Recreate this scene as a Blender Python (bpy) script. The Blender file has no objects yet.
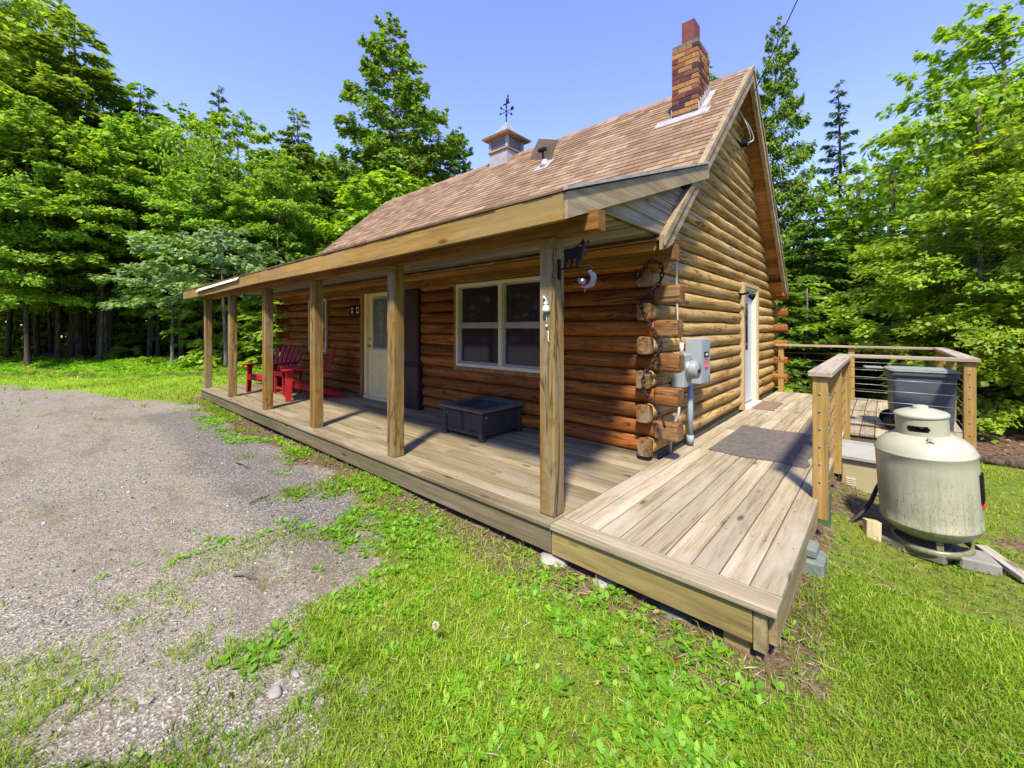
import bpy, bmesh, math, random
import numpy as np
from mathutils import Vector, Matrix, Euler
R = math.radians
random.seed(7)
rng = np.random.default_rng(11)
sc = bpy.context.scene
COL = sc.collection

# ------------------------------------------------------------------ camera numbers (metres, z = 0 is the deck surface)
CAM = (1.676, -2.262, 1.32); YAW = 0.7287; FPX = 416.6
def spot(u, depth):
    """ground position at a bearing (pixel column) and a distance from the photographer"""
    r = (u-512)/FPX*depth
    return (CAM[0]+r*math.cos(YAW)-depth*math.sin(YAW), CAM[1]+r*math.sin(YAW)+depth*math.cos(YAW))

# ------------------------------------------------------------------ noise
def _hash(ix, iy, seed):
    n = (ix.astype(np.int64)*374761393 + iy.astype(np.int64)*668265263 + seed*1274126177) & 0x7fffffff
    n = ((n ^ (n >> 13))*1274126177) & 0x7fffffff
    n = n ^ (n >> 16)
    return (n & 0xffff)/65535.0
def vnoise(x, y, seed=0):
    x = np.asarray(x, float); y = np.asarray(y, float)
    ix = np.floor(x); iy = np.floor(y); fx = x-ix; fy = y-iy
    fx = fx*fx*(3-2*fx); fy = fy*fy*(3-2*fy)
    a = _hash(ix, iy, seed); b = _hash(ix+1, iy, seed); c = _hash(ix, iy+1, seed); d = _hash(ix+1, iy+1, seed)
    return (a*(1-fx)+b*fx)*(1-fy)+(c*(1-fx)+d*fx)*fy
def fbm(x, y, seed=0, oct=4):
    s = 0; amp = .5; f = 1.
    for k in range(oct):
        s = s+amp*vnoise(np.asarray(x)*f, np.asarray(y)*f, seed+k*17); amp *= .5; f *= 2.03
    return s/(1-.5**oct)
def sst(a, b, x):
    t = np.clip((np.asarray(x, float)-a)/(b-a), 0, 1); return t*t*(3-2*t)

# ------------------------------------------------------------------ terrain functions
def height(x, y):
    x = np.asarray(x, float); y = np.asarray(y, float)
    h = -.27 + 0*x
    h = h - .20*sst(.9, 1.9, x)*sst(.3, 2.2, y)
    h = h - .10*sst(2.6, 6, x)*sst(2, 7, y)
    h = h + .06*sst(6, 12, -x)
    h = h - .75*sst(8.6, 12.5, y)*sst(-14, -6, x)
    w = -(x-CAM[0])*math.sin(YAW)+(y-CAM[1])*math.cos(YAW)
    h = h + .22*sst(14, 16.5, w)*sst(8, 14, -x) * (0.6+.8*fbm(x*.7, y*.7, 5))
    h = h + (fbm(x*.9, y*.9, 3)-.5)*.07 + (fbm(x*4, y*4, 9)-.5)*.03
    far = sst(40, 160, np.hypot(x, y))
    return h + far*2.0
_YB = np.array([-9, -4, -3, -2.3, -2, -1.5, -1, -.6, -.35, -.15, 0, .2])
_XB = np.array([.5, .45, .42, .40, .35, .0, -.6, -1.3, -1.9, -2.6, -3.2, -4])
_XE = np.array([-60, -30, -22, -16, -11, -8.6, -8.0]); _YE = np.array([-14, -7.5, -5.2, -3.1, -1.2, -.35, .6])
def lawn(x, y):
    """0 = bare gravel, 1 = closed turf"""
    x = np.asarray(x, float); y = np.asarray(y, float)
    n = fbm(x*2.2, y*2.2, 21)-.5; n2 = fbm(x*7, y*7, 31)-.5
    e = x-np.interp(y, _YB, _XB)+1.3*n+.9*n2
    d1 = .42*sst(-1.2, -.35, e)+.58*sst(-.3, .7, e)
    d2 = .46*sst(-1.95, -2.3, y+.5*n)*sst(-1.6, -.9, x+.4*n)
    d3 = sst(-.35, .5, (y-np.interp(x, _XE, _YE))+.9*n)*sst(-8.0, -8.8, x)
    d4 = .36*sst(-.5, -.12, y+.35*n+.2*n2)*sst(-9, -8, x)
    d = np.maximum(np.maximum(d1, d2), np.maximum(d3, d4))
    d = np.where(x > 0.3, 1., d)
    return d
def litter(x, y):
    """dead leaves and bare brown soil"""
    x = np.asarray(x, float); y = np.asarray(y, float)
    n = fbm(x*1.7, y*1.7, 41)-.5
    w = -(x-CAM[0])*math.sin(YAW)+(y-CAM[1])*math.cos(YAW)
    l = sst(17.2, 19.0, w+2.5*n)*(1-.95*sst(27, 31, w+4*n))
    l = np.maximum(l, .75*sst(.75, .25, np.abs(w-13.9)+1.6*n)*sst(-10.5, -12, x))
    l = np.maximum(l, sst(6.0, 6.8, y+1.0*n)*sst(2.3, 2.8, x))
    l = np.maximum(l, sst(8.4, 9.2, y))
    l = np.maximum(l, .8*sst(-.42, -.1, y+.4*n)*sst(1.5, .9, x)*sst(-10.2, -9.4, x))
    l = np.maximum(l, .6*sst(.30, .12, np.hypot((x-1.05)/1.5, y+.05)+.3*n))
    l = np.maximum(l, .7*sst(1.52, 1.36, x+.4*n)*sst(1.2, 1.3, x)*sst(-.1, 0, y))
    l = np.maximum(l, .75*sst(.55, .2, np.hypot((x-1.62), (y+1.25)*1.4)+.4*n))
    l = np.maximum(l, .7*sst(.75, .3, np.hypot((x-1.7), (y-2.9)*.8)+.4*n))
    l = np.maximum(l, .7*sst(.35, .1, np.hypot((x-2.75)*.5, (y-3.1)*1.3)+.25*n))
    inside = sst(-9.9, -9.6, x)*sst(1.3, 1.2, x)*sst(0, .1, y)*sst(8.3, 8.1, y)
    return np.maximum(l, inside)
def under(x, y):
    """true under the house and its decks, where nothing grows"""
    x = np.asarray(x); y = np.asarray(y)
    return ((x > -9.55) & (x < 1.29) & (y > .03) & (y < 8)) | ((x > 1.2) & (x < 2.4) & (y > 4.6) & (y < 8))

# ------------------------------------------------------------------ object plumbing
def link(o, parent=None):
    COL.objects.link(o)
    if parent is not None: o.parent = parent
    return o
def tag(o, label=None, cat=None, group=None, kind=None):
    if label: o['label'] = label
    if cat: o['category'] = cat
    if group: o['group'] = group
    if kind: o['kind'] = kind
    return o
def thing(name, label, cat, loc=(0, 0, 0), rotz=0, group=None):
    o = bpy.data.objects.new(name, None); o.empty_display_size = .1
    o.location = loc; o.rotation_euler = (0, 0, rotz); COL.objects.link(o)
    return tag(o, label, cat, group)
def copy_thing(root, loc, rotz, scale=None, label=None, group=None):
    r = root.copy(); COL.objects.link(r); r.location = loc; r.rotation_euler = (0, 0, rotz)
    if scale is not None: r.scale = scale
    if label: r['label'] = label
    if group: r['group'] = group
    elif 'group' in r and not group: del r['group']
    for ch in list(root.children):
        c = ch.copy(); COL.objects.link(c); c.parent = r
        for g in list(ch.children):
            d = g.copy(); COL.objects.link(d); d.parent = c
    return r

class MB:
    """collects shapes into one mesh"""
    def __init__(s): s.v = []; s.f = []; s.sm = []; s.st = []
    def add(s, vs, fs, smooth=False):
        b = len(s.v); s.st.append(b); s.v += [tuple(p) for p in vs]
        for f in fs: s.f.append(tuple(i+b for i in f)); s.sm.append(smooth)
        return s
    def box(s, x0, x1, y0, y1, z0, z1, M=None, ch=0.0):
        if ch > 0:
            bm = bmesh.new(); bmesh.ops.create_cube(bm, size=1)
            for v in bm.verts:
                v.co = Vector(((x0+x1)/2+v.co.x*(x1-x0), (y0+y1)/2+v.co.y*(y1-y0), (z0+z1)/2+v.co.z*(z1-z0)))
            bmesh.ops.bevel(bm, geom=bm.edges[:], offset=ch, segments=1, affect='EDGES', profile=.5)
            bm.verts.index_update()
            vs = [v.co.copy() for v in bm.verts]; fs = [[v.index for v in f.verts] for f in bm.faces]; bm.free()
        else:
            vs = [Vector(p) for p in ((x0,y0,z0),(x1,y0,z0),(x1,y1,z0),(x0,y1,z0),(x0,y0,z1),(x1,y0,z1),(x1,y1,z1),(x0,y1,z1))]
            fs = [(0,3,2,1),(4,5,6,7),(0,1,5,4),(1,2,6,5),(2,3,7,6),(3,0,4,7)]
        if M is not None: vs = [M @ v for v in vs]
        return s.add(vs, fs)
    def prism(s, pts, axis, a0, a1, M=None):
        """polygon pts (2D) extruded along an axis: x -> (y,z), y -> (x,z), z -> (x,y)"""
        n = len(pts)
        def P(p, a): return Vector((a,p[0],p[1])) if axis == 'x' else Vector((p[0],a,p[1])) if axis == 'y' else Vector((p[0],p[1],a))
        vs = [P(p, a0) for p in pts]+[P(p, a1) for p in pts]
        if M is not None: vs = [M @ v for v in vs]
        fs = [tuple(range(n)), tuple(range(2*n-1, n-1, -1))]+[(i, i+n, (i+1) % n+n, (i+1) % n) for i in range(n)]
        return s.add(vs, fs)
    def tube(s, pts, rad, seg=8, caps=True, smooth=True):
        pts = [Vector(p) for p in pts]; n = len(pts)
        rads = rad if hasattr(rad, '__len__') else [rad]*n
        vs = []; up = Vector((0, 0, 1)); prev = None
        for i, p in enumerate(pts):
            t = (pts[min(i+1, n-1)]-pts[max(i-1, 0)])
            t = t.normalized() if t.length > 1e-9 else Vector((0, 0, 1))
            if prev is None:
                a = t.cross(up); a = a.normalized() if a.length > .05 else t.cross(Vector((1, 0, 0))).normalized()
            else:
                a = prev-t*prev.dot(t); a = a.normalized() if a.length > 1e-6 else t.cross(up).normalized()
            prev = a; b = t.cross(a)
            for k in range(seg):
                an = 2*math.pi*k/seg; vs.append(p+(a*math.cos(an)+b*math.sin(an))*rads[i])
        fs = [(i*seg+k, i*seg+(k+1) % seg, (i+1)*seg+(k+1) % seg, (i+1)*seg+k) for i in range(n-1) for k in range(seg)]
        s.add(vs, fs, smooth)
        if caps:
            b = len(s.v)-len(vs)
            s.f.append(tuple(b+k for k in reversed(range(seg)))); s.sm.append(False)
            s.f.append(tuple(b+(n-1)*seg+k for k in range(seg))); s.sm.append(False)
        return s
    def lathe(s, prof, c=(0, 0, 0), seg=32, M=None, smooth=True):
        vs = []; n = len(prof)
        for r, z in prof:
            for k in range(seg):
                an = 2*math.pi*k/seg; v = Vector((r*math.cos(an), r*math.sin(an), z))
                v = (M @ v) if M is not None else v
                vs.append(v+Vector(c))
        fs = [(i*seg+k, i*seg+(k+1) % seg, (i+1)*seg+(k+1) % seg, (i+1)*seg+k) for i in range(n-1) for k in range(seg)]
        return s.add(vs, fs, smooth)
    def ball(s, c, r, seg=12, rings=8, sq=(1, 1, 1)):
        prof = [(max(1e-4, math.sin(math.pi*i/rings)), -math.cos(math.pi*i/rings)) for i in range(rings+1)]
        vs = []
        for pr, pz in prof:
            for k in range(seg):
                an = 2*math.pi*k/seg
                vs.append((c[0]+r*sq[0]*pr*math.cos(an), c[1]+r*sq[1]*pr*math.sin(an), c[2]+r*sq[2]*pz))
        fs = [(i*seg+k, i*seg+(k+1) % seg, (i+1)*seg+(k+1) % seg, (i+1)*seg+k) for i in range(rings) for k in range(seg)]
        return s.add(vs, fs, True)
    def log(s, axis, a0, a1, c, z, rt, rz, n=2.6, seg=16, wob=.004):
        """a log lying along x or y; c = the other horizontal coordinate of its centre line"""
        L = abs(a1-a0); k = max(2, int(L/.5)); e = min(.018, L*.2)
        st = [a0, a0+math.copysign(e, a1-a0)]+[a0+(a1-a0)*i/k for i in range(1, k)]+[a1-math.copysign(e, a1-a0), a1]
        vs = []
        for i, a in enumerate(st):
            sh = .90 if i in (0, len(st)-1) else 1.
            dz = random.uniform(-wob, wob)*.6; dc = random.uniform(-wob, wob); kk = 1+random.uniform(-.02, .02)
            for q in range(seg):
                an = 2*math.pi*(q+.5)/seg; ca, sa = math.cos(an), math.sin(an)
                pt = c+dc+math.copysign(abs(ca)**(2/n), ca)*rt*sh*kk; pz = z+dz+math.copysign(abs(sa)**(2/n), sa)*rz*sh
                vs.append((a, pt, pz) if axis == 'x' else (pt, a, pz))
        N = len(st)
        fs = [(i*seg+q, i*seg+(q+1) % seg, (i+1)*seg+(q+1) % seg, (i+1)*seg+q) for i in range(N-1) for q in range(seg)]
        s.add(vs, fs, True); b = len(s.v)-len(vs)
        s.f.append(tuple(b+q for q in reversed(range(seg)))); s.sm.append(False)
        s.f.append(tuple(b+(N-1)*seg+q for q in range(seg))); s.sm.append(False)
        return s
    def build_each(s, name, m, parent=None):
        """every shape that was added becomes an object of its own"""
        ends = s.st[1:]+[len(s.v)]; out = []
        for a, b in zip(s.st, ends):
            q = MB(); q.v = s.v[a:b]
            for f, k in zip(s.f, s.sm):
                if a <= f[0] < b: q.f.append(tuple(i-a for i in f)); q.sm.append(k)
            out.append(q.build(name, m, parent))
        return out
    def build(s, name, m, parent=None, fix=True):
        me = bpy.data.meshes.new(name); me.from_pydata(s.v, [], s.f)
        me.polygons.foreach_set('use_smooth', s.sm)
        if fix:
            bm = bmesh.new(); bm.from_mesh(me); bmesh.ops.recalc_face_normals(bm, faces=bm.faces[:]); bm.to_mesh(me); bm.free()
        me.materials.append(m); me.update()
        o = bpy.data.objects.new(name, me); link(o, parent)
        if parent is not None and parent.get('_world'):
            o.location = [-q for q in parent['_base']]
        return o
def wthing(name, label, cat, loc, group=None):
    """a thing whose parts are written in world coordinates"""
    t = thing(name, label, cat, loc, 0, group); t['_world'] = 1; t['_base'] = list(loc); return t
def whole(o, base):
    """moves a one-mesh thing's origin to its base"""
    b = Vector(base); o.data.transform(Matrix.Translation(-b)); o.location = b; return o
def fast_mesh(name, V, F, m, smooth=False, parent=None):
    V = np.asarray(V, np.float32); F = np.asarray(F, np.int32); k = F.shape[1]
    me = bpy.data.meshes.new(name)
    me.vertices.add(len(V)); me.vertices.foreach_set('co', V.ravel())
    me.loops.add(F.size); me.loops.foreach_set('vertex_index', F.ravel())
    me.polygons.add(len(F)); me.polygons.foreach_set('loop_start', np.arange(0, F.size, k, dtype=np.int32))
    try: me.polygons.foreach_set('loop_total', np.full(len(F), k, np.int32))
    except Exception: pass
    if smooth: me.polygons.foreach_set('use_smooth', np.ones(len(F), bool))
    me.update(calc_edges=True); me.validate()
    me.materials.append(m)
    o = bpy.data.objects.new(name, me); link(o, parent); return o
# ------------------------------------------------------------------ materials
class NT:
    def __init__(s, name):
        s.m = bpy.data.materials.new(name); s.m.use_nodes = True; s.t = s.m.node_tree; s.t.nodes.clear()
        s.out = s.t.nodes.new('ShaderNodeOutputMaterial')
    def n(s, typ, ins=None, **kw):
        nd = s.t.nodes.new('ShaderNode'+typ)
        for k, v in kw.items(): setattr(nd, k, v)
        for k, v in (ins or {}).items():
            if hasattr(v, 'is_output'): s.t.links.new(v, nd.inputs[k])
            else: nd.inputs[k].default_value = v
        return nd
    def ramp(s, fac, stops, interp='LINEAR'):
        nd = s.t.nodes.new('ShaderNodeValToRGB'); nd.color_ramp.interpolation = interp
        el = nd.color_ramp.elements
        while len(el) < len(stops): el.new(.5)
        for e, (p, c) in zip(el, stops): e.position = p; e.color = (*c, 1) if len(c) == 3 else c
        s.t.links.new(fac, nd.inputs[0]); return nd.outputs[0]
    def mix(s, fac, a, b, blend='MIX'):
        nd = s.t.nodes.new('ShaderNodeMix'); nd.data_type = 'RGBA'; nd.blend_type = blend
        for i, v in ((0, fac), (6, a), (7, b)):
            if hasattr(v, 'is_output'): s.t.links.new(v, nd.inputs[i])
            else: nd.inputs[i].default_value = (*v, 1) if isinstance(v, tuple) and len(v) == 3 else v
        return nd.outputs[2]
    def math(s, op, a, b=0., c=None):
        nd = s.t.nodes.new('ShaderNodeMath'); nd.operation = op
        for i, v in ((0, a), (1, b), (2, c)):
            if v is None: continue
            if hasattr(v, 'is_output'): s.t.links.new(v, nd.inputs[i])
            else: nd.inputs[i].default_value = v
        return nd.outputs[0]
    def noise(s, vec, scale, detail=4, rough=.55, dist=0.):
        return s.n('TexNoise', {'Vector': vec, 'Scale': scale, 'Detail': detail, 'Roughness': rough, 'Distortion': dist}).outputs[0]
    def mapped(s, vec, scale=(1, 1, 1), rot=(0, 0, 0), loc=(0, 0, 0)):
        nd = s.n('Mapping', {'Vector': vec}); nd.inputs['Scale'].default_value = scale; nd.inputs['Rotation'].default_value = rot
        nd.inputs['Location'].default_value = loc
        return nd.outputs[0]
    def obj(s): return s.n('TexCoord').outputs['Object']
    def island(s): return s.n('NewGeometry').outputs['Random Per Island']
    def shifted(s, vec, rnd, k=37.):
        c = s.n('CombineXYZ', {0: s.math('MULTIPLY', rnd, k), 1: s.math('MULTIPLY', rnd, k*.73), 2: s.math('MULTIPLY', rnd, k*1.31)})
        v = s.n('VectorMath', {0: vec, 1: c.outputs[0]}, operation='ADD'); return v.outputs[0]
    def bump(s, h, strength=.3, dist=.01):
        return s.n('Bump', {'Height': h, 'Strength': strength, 'Distance': dist}).outputs[0]
    def principled(s, col, rough=.8, normal=None, metal=0., spec=.3, **kw):
        ins = {'Base Color': col if hasattr(col, 'is_output') else (*col, 1), 'Roughness': rough, 'Metallic': metal, 'Specular IOR Level': spec}
        ins.update(kw)
        if normal is not None: ins['Normal'] = normal
        p = s.n('BsdfPrincipled', ins); s.t.links.new(p.outputs[0], s.out.inputs[0]); return p

def sc3(c, k): return tuple(min(1, q*k) for q in c)
def wood(name, dark, mid, light, axis='x', var=.35, stain=(.1, .09, .08), stain_amt=.3, grain=16, knots=True, rough=.8, bump=.35, tint=None, cracks=False):
    s = NT(name); rnd = s.island(); v = s.shifted(s.obj(), rnd)
    scl = {'x': (.45, grain, grain), 'y': (grain, .45, grain), 'z': (grain, grain, .45)}[axis]
    low = {'x': (.35, 2.2, 2.2), 'y': (2.2, .35, 2.2), 'z': (2.2, 2.2, .35)}[axis]
    g = s.noise(s.mapped(v, scl), 2.2, 6, .62, .5)
    fine = s.noise(s.mapped(v, tuple(q*3.4 for q in scl)), 3.0, 3, .6)
    col = s.ramp(g, [(.25, dark), (.5, mid), (.74, light)])
    b = s.noise(s.mapped(v, low), 2.4, 5, .6, .3)
    col = s.mix(s.ramp(b, [(.42, (0, 0, 0)), (.72, (stain_amt,)*3)]), col, stain)
    col = s.mix(s.ramp(fine, [(.30, (.45,)*3), (.46, (0, 0, 0))]), col, sc3(dark, .55))
    if tint is not None:   # weathered patches of another tone
        tb = s.noise(s.mapped(v, tuple(q*1.7 for q in low), loc=(3, 8, 1)), 1.6, 4, .6)
        col = s.mix(s.ramp(tb, [(.45, (0, 0, 0)), (.62, (.75,)*3)]), col, tint)
    if cracks:
        cs = {'x': (.55, 9, 9), 'y': (9, .55, 9), 'z': (9, 9, .55)}[axis]
        cr = s.noise(s.mapped(v, cs, loc=(9, 4, 2)), 1.0, 4, .55, .8)
        col = s.mix(s.ramp(cr, [(.468, (0, 0, 0)), (.490, (.95,)*3), (.512, (0, 0, 0))]), col, sc3(dark, .35))
        bl = s.noise(v, 9, 5, .7); col = s.mix(s.ramp(bl, [(.54, (0, 0, 0)), (.70, (.5,)*3)]), col, sc3(dark, .7))
    if knots:
        kv = {'x': (1.6, 5, 5), 'y': (5, 1.6, 5), 'z': (5, 5, 1.6)}[axis]
        vor = s.n('TexVoronoi', {'Vector': s.mapped(v, kv), 'Scale': 1.0}).outputs['Distance']
        col = s.mix(s.ramp(vor, [(.05, (.85,)*3), (.13, (0, 0, 0))]), col, sc3(dark, .45))
    h = s.n('HueSaturation', {'Color': col, 'Value': s.n('MapRange', {0: rnd, 1: 0., 2: 1., 3: 1-var, 4: 1+var*.75}).outputs[0]})
    s.principled(h.outputs[0], rough, s.bump(s.math('ADD', g, s.math('MULTIPLY', fine, .6)), bump, .004), spec=.2)
    return s.m
def plain(name, col, rough=.6, metal=0., var=.12, scale=6, bump=0., dirt=None, dirt_amt=.4, spec=.35):
    s = NT(name); v = s.obj(); g = s.noise(v, scale, 6, .6)
    c = s.mix(s.ramp(g, [(.3, (0, 0, 0)), (.7, (1, 1, 1))]), sc3(col, 1-var), sc3(col, 1+var))
    if dirt: c = s.mix(s.ramp(s.noise(v, scale*1.9, 7, .7), [(.48, (0, 0, 0)), (.75, (dirt_amt,)*3)]), c, dirt)
    s.principled(c, rough, s.bump(s.noise(v, scale*12, 3), bump, .002) if bump else None, metal, spec=spec)
    return s.m
def leaf(name, a, b, c, trans=.45, var=.3, gloss=.035):
    s = NT(name); rnd = s.island(); obr = s.n('ObjectInfo').outputs['Random']
    col = s.ramp(rnd, [(0, a), (.55, b), (1, c)])
    cl = s.noise(s.obj(), .55, 3, .5)
    col = s.n('HueSaturation', {'Color': col, 'Hue': s.n('MapRange', {0: obr, 3: .485, 4: .515}).outputs[0],
              'Value': s.n('MapRange', {0: cl, 1: .3, 2: .7, 3: 1-var, 4: 1+var}).outputs[0]}).outputs[0]
    d = s.n('BsdfDiffuse', {'Color': col}); t = s.n('BsdfTranslucent', {'Color': s.mix(1., col, (1.25, 1.15, .55), 'MULTIPLY')})
    mx = s.n('MixShader', {0: trans, 1: d.outputs[0], 2: t.outputs[0]})
    g = s.n('BsdfGlossy', {'Color': (.8, .9, .7, 1), 'Roughness': .55})
    m2 = s.n('MixShader', {0: gloss, 1: mx.outputs[0], 2: g.outputs[0]})
    s.t.links.new(m2.outputs[0], s.out.inputs[0]); return s.m

M = {}
# weathered decking
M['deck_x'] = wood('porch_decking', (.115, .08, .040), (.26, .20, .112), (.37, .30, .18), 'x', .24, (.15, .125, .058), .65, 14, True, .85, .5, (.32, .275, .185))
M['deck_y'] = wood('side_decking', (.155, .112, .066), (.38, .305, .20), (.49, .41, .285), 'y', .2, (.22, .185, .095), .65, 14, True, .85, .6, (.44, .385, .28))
M['deck_yx'] = wood('side_decking_cross', (.155, .112, .066), (.35, .285, .185), (.45, .38, .27), 'x', .10, (.22, .185, .10), .6, 14, True, .85, .5)
M['rim'] = wood('treated_rim', (.15, .10, .03), (.29, .215, .075), (.42, .33, .14), 'x', .1, (.17, .15, .06), .5, 7, True, .75, .3)
M['rim_y'] = wood('treated_rim_side', (.16, .12, .06), (.30, .23, .11), (.42, .34, .18), 'y', .1, (.14, .13, .07), .4, 10)
M['rim_old'] = wood('old_rim', (.085, .065, .038), (.165, .13, .075), (.23, .185, .11), 'x', .12, (.085, .09, .04), .6, 12)
M['post'] = wood('porch_post_wood', (.13, .062, .012), (.28, .155, .028), (.43, .265, .055), 'z', .2, (.13, .105, .06), .7, 12, True, .8, .5, (.25, .21, .125), cracks=True)
M['rail'] = wood('rail_post_wood', (.22, .12, .03), (.37, .225, .065), (.50, .33, .11), 'z', .15, (.22, .15, .06), .5, 9)
M['rail_x'] = wood('rail_cap_cross', (.20, .155, .10), (.36, .29, .20), (.47, .39, .29), 'x', .1, (.18, .155, .11), .5, 12)
M['rail_y'] = wood('rail_cap_long', (.22, .18, .125), (.40, .335, .25), (.50, .435, .34), 'y', .1, (.19, .165, .125), .5, 12)
M['beam'] = wood('beam_wood', (.11, .045, .01), (.235, .105, .024), (.36, .185, .05), 'x', .15, (.06, .03, .015), .6, 11)
M['fascia'] = wood('fascia_wood', (.15, .075, .016), (.31, .175, .036), (.43, .27, .07), 'x', .15, (.15, .115, .06), .7, 11, True, .8, .4, (.25, .18, .07))
M['rake'] = wood('rake_wood', (.19, .13, .06), (.34, .255, .14), (.45, .36, .225), 'y', .14, (.15, .11, .06), .6, 11)
M['siding'] = wood('gable_siding', (.18, .14, .095), (.35, .29, .215), (.47, .40, .31), 'y', .25, (.12, .09, .06), .6, 13)
M['soffit'] = wood('soffit_wood', (.19, .075, .018), (.38, .165, .04), (.52, .26, .075), 'x', .35, (.10, .04, .015), .5, 11)
M['ceiling'] = wood('ceiling_wood', (.16, .13, .11), (.32, .27, .23), (.46, .40, .34), 'x', .3, (.10, .08, .07), .5, 12)
M['log_x'] = wood('stained_logs', (.10, .026, .006), (.34, .108, .018), (.62, .27, .05), 'x', .38, (.06, .02, .009), .85, 9, True, .6, .6, (.24, .085, .02), cracks=True)
M['log_end_x'] = wood('stained_front_ends', (.09, .034, .010), (.22, .095, .028), (.36, .18, .06), 'x', .3, (.07, .03, .014), .6, 9, True, .65, .6, (.28, .17, .08), cracks=True)
M['log_y'] = wood('pale_logs', (.21, .10, .022), (.47, .28, .078), (.66, .445, .16), 'y', .2, (.21, .12, .045), .6, 9, True, .7, .7, (.55, .385, .17), cracks=True)
M['log_end'] = wood('stained_log_ends', (.085, .036, .012), (.22, .11, .036), (.34, .20, .08), 'y', .3, (.07, .035, .018), .6, 9, True, .65, .6, (.27, .20, .13), cracks=True)
M['trim'] = wood('trim_timber', (.16, .07, .02), (.33, .16, .05), (.44, .24, .08), 'z', .15, (.1, .05, .03), .4, 11)
M['trim_pale'] = wood('door_trim_timber', (.32, .22, .10), (.5, .37, .19), (.62, .48, .27), 'z', .1, (.3, .22, .12), .3, 11)
M['scrap'] = wood('scrap_wood', (.33, .25, .12), (.52, .42, .24), (.62, .53, .35), 'z', .1, (.25, .22, .12), .4, 11)
M['plank'] = wood('grey_plank', (.22, .19, .14), (.36, .32, .25), (.46, .41, .33), 'y', .1, (.17, .16, .11), .5, 11)
M['green_post'] = wood('green_treated', (.05, .075, .05), (.09, .13, .085), (.14, .18, .12), 'z', .1, (.06, .07, .05), .3, 10)
M['dark_paint'] = plain('dark_plum_paint', (.035, .018, .022), .5, 0, .3)
M['white'] = plain('white_vinyl', (.70, .63, .47), .5, 0, .06, 9, dirt=(.45, .4, .28), dirt_amt=.35)
M['grey_frame'] = plain('grey_sash', (.36, .34, .36), .5, 0, .1)
M['cream'] = plain('cream_door_paint', (.85, .72, .33), .42, 0, .06, 5, dirt=(.58, .46, .22), dirt_amt=.25)
M['door_white'] = plain('white_door_paint', (.50, .54, .58), .4, 0, .05)
M['red'] = plain('red_plastic', (.36, .013, .015), .5, 0, .15, 7, dirt=(.2, .015, .015), dirt_amt=.4)
M['black'] = plain('black_metal', (.012, .011, .013), .8, 0, .3, 14, spec=.15)
M['firepit'] = plain('dark_slate_metal', (.05, .043, .05), .55, .2, .25, 9, .2, (.10, .085, .08), .35)
M['pit_rim'] = plain('worn_rim_metal', (.13, .11, .10), .6, .2, .25, 11, .2, (.2, .16, .13), .4)
M['ash'] = plain('soot', (.05, .045, .05), .95, 0, .4, 22)
M['steel'] = plain('galvanised', (.34, .34, .33), .45, .8, .15, 10)
M['silver'] = plain('polished_metal', (.36, .35, .36), .35, 1., .15)
M['flash'] = plain('flashing_metal', (.42, .40, .37), .55, .3, .25, 8, dirt=(.22, .17, .13), dirt_amt=.6)
M['boxgrey'] = plain('meter_grey', (.34, .38, .39), .5, .1, .06, 6, dirt=(.28, .3, .3), dirt_amt=.25)
M['pipe'] = plain('pvc_grey', (.27, .34, .36), .5, 0, .12, 8)
M['pipe_pale'] = plain('pale_cable_sheath', (.55, .53, .47), .6, 0, .1)
M['rust'] = plain('rusty_iron', (.035, .02, .018), .85, .2, .4, 22, .3, (.06, .03, .02), .6)
M['redlabel'] = plain('red_label', (.62, .05, .08), .5, 0, .1)
M['mat_rubber'] = plain('grey_ribbed_mat', (.12, .105, .09), .95, 0, .3, 20, .5, (.18, .15, .11), .5)
M['mat_coir'] = plain('brown_doormat', (.20, .13, .08), .95, 0, .3, 25, .5)
M['bin'] = plain('blue_grey_plastic', (.065, .08, .10), .55, 0, .12, 5, dirt=(.11, .12, .13), dirt_amt=.3)
M['lid'] = plain('pale_grey_plastic', (.27, .28, .27), .5, 0, .2, 7, dirt=(.14, .14, .12), dirt_amt=.5)
M['generator'] = plain('beige_enamel', (.42, .36, .21), .45, 0, .06, 5, dirt=(.28, .24, .14), dirt_amt=.4)
M['generator_top'] = plain('pale_enamel', (.34, .34, .30), .5, 0, .08)
M['concrete'] = plain('concrete', (.25, .235, .20), .9, 0, .25, 9, .5, (.13, .13, .09), .6)
M['pier'] = plain('green_grey_concrete', (.17, .20, .17), .9, 0, .25, 9, .5, (.10, .13, .08), .5)
M['slab'] = plain('weathered_slab', (.15, .13, .10), .92, 0, .3, 8, .5, (.08, .085, .05), .6)
M['stone'] = plain('field_stone', (.34, .31, .27), .9, 0, .35, 14, .6, (.18, .16, .12), .7)
M['cable'] = plain('black_cable', (.02, .02, .022), .6)
M['dish'] = plain('panel_back', (.36, .27, .18), .55, 0, .05)
M['brass'] = plain('brass', (.5, .33, .1), .35, .9)
M['flue'] = plain('clay_flue', (.17, .05, .035), .85, 0, .25, 9, .4, (.08, .03, .03), .6)
M['cup_wood'] = plain('cupola_grey_paint', (.36, .335, .32), .7, 0, .15, 8, dirt=(.2, .17, .15), dirt_amt=.6)
M['cup_roof'] = plain('cupola_copper', (.36, .38, .33), .5, .4, .25, 8, dirt=(.3, .2, .12), dirt_amt=.6)
M['cup_trim'] = plain('cupola_brown_trim', (.33, .19, .09), .7, 0, .2)
M['charm'] = plain('white_ceramic', (.62, .66, .60), .4, 0, .25, 40)
M['mortar'] = plain('mortar', (.14, .12, .105), .95, 0, .3, 20, .4)
M['screw'] = plain('dark_screw', (.05, .045, .04), .6, .3)
M['interior'] = plain('dim_room', (.085, .06, .085), .9)

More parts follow.
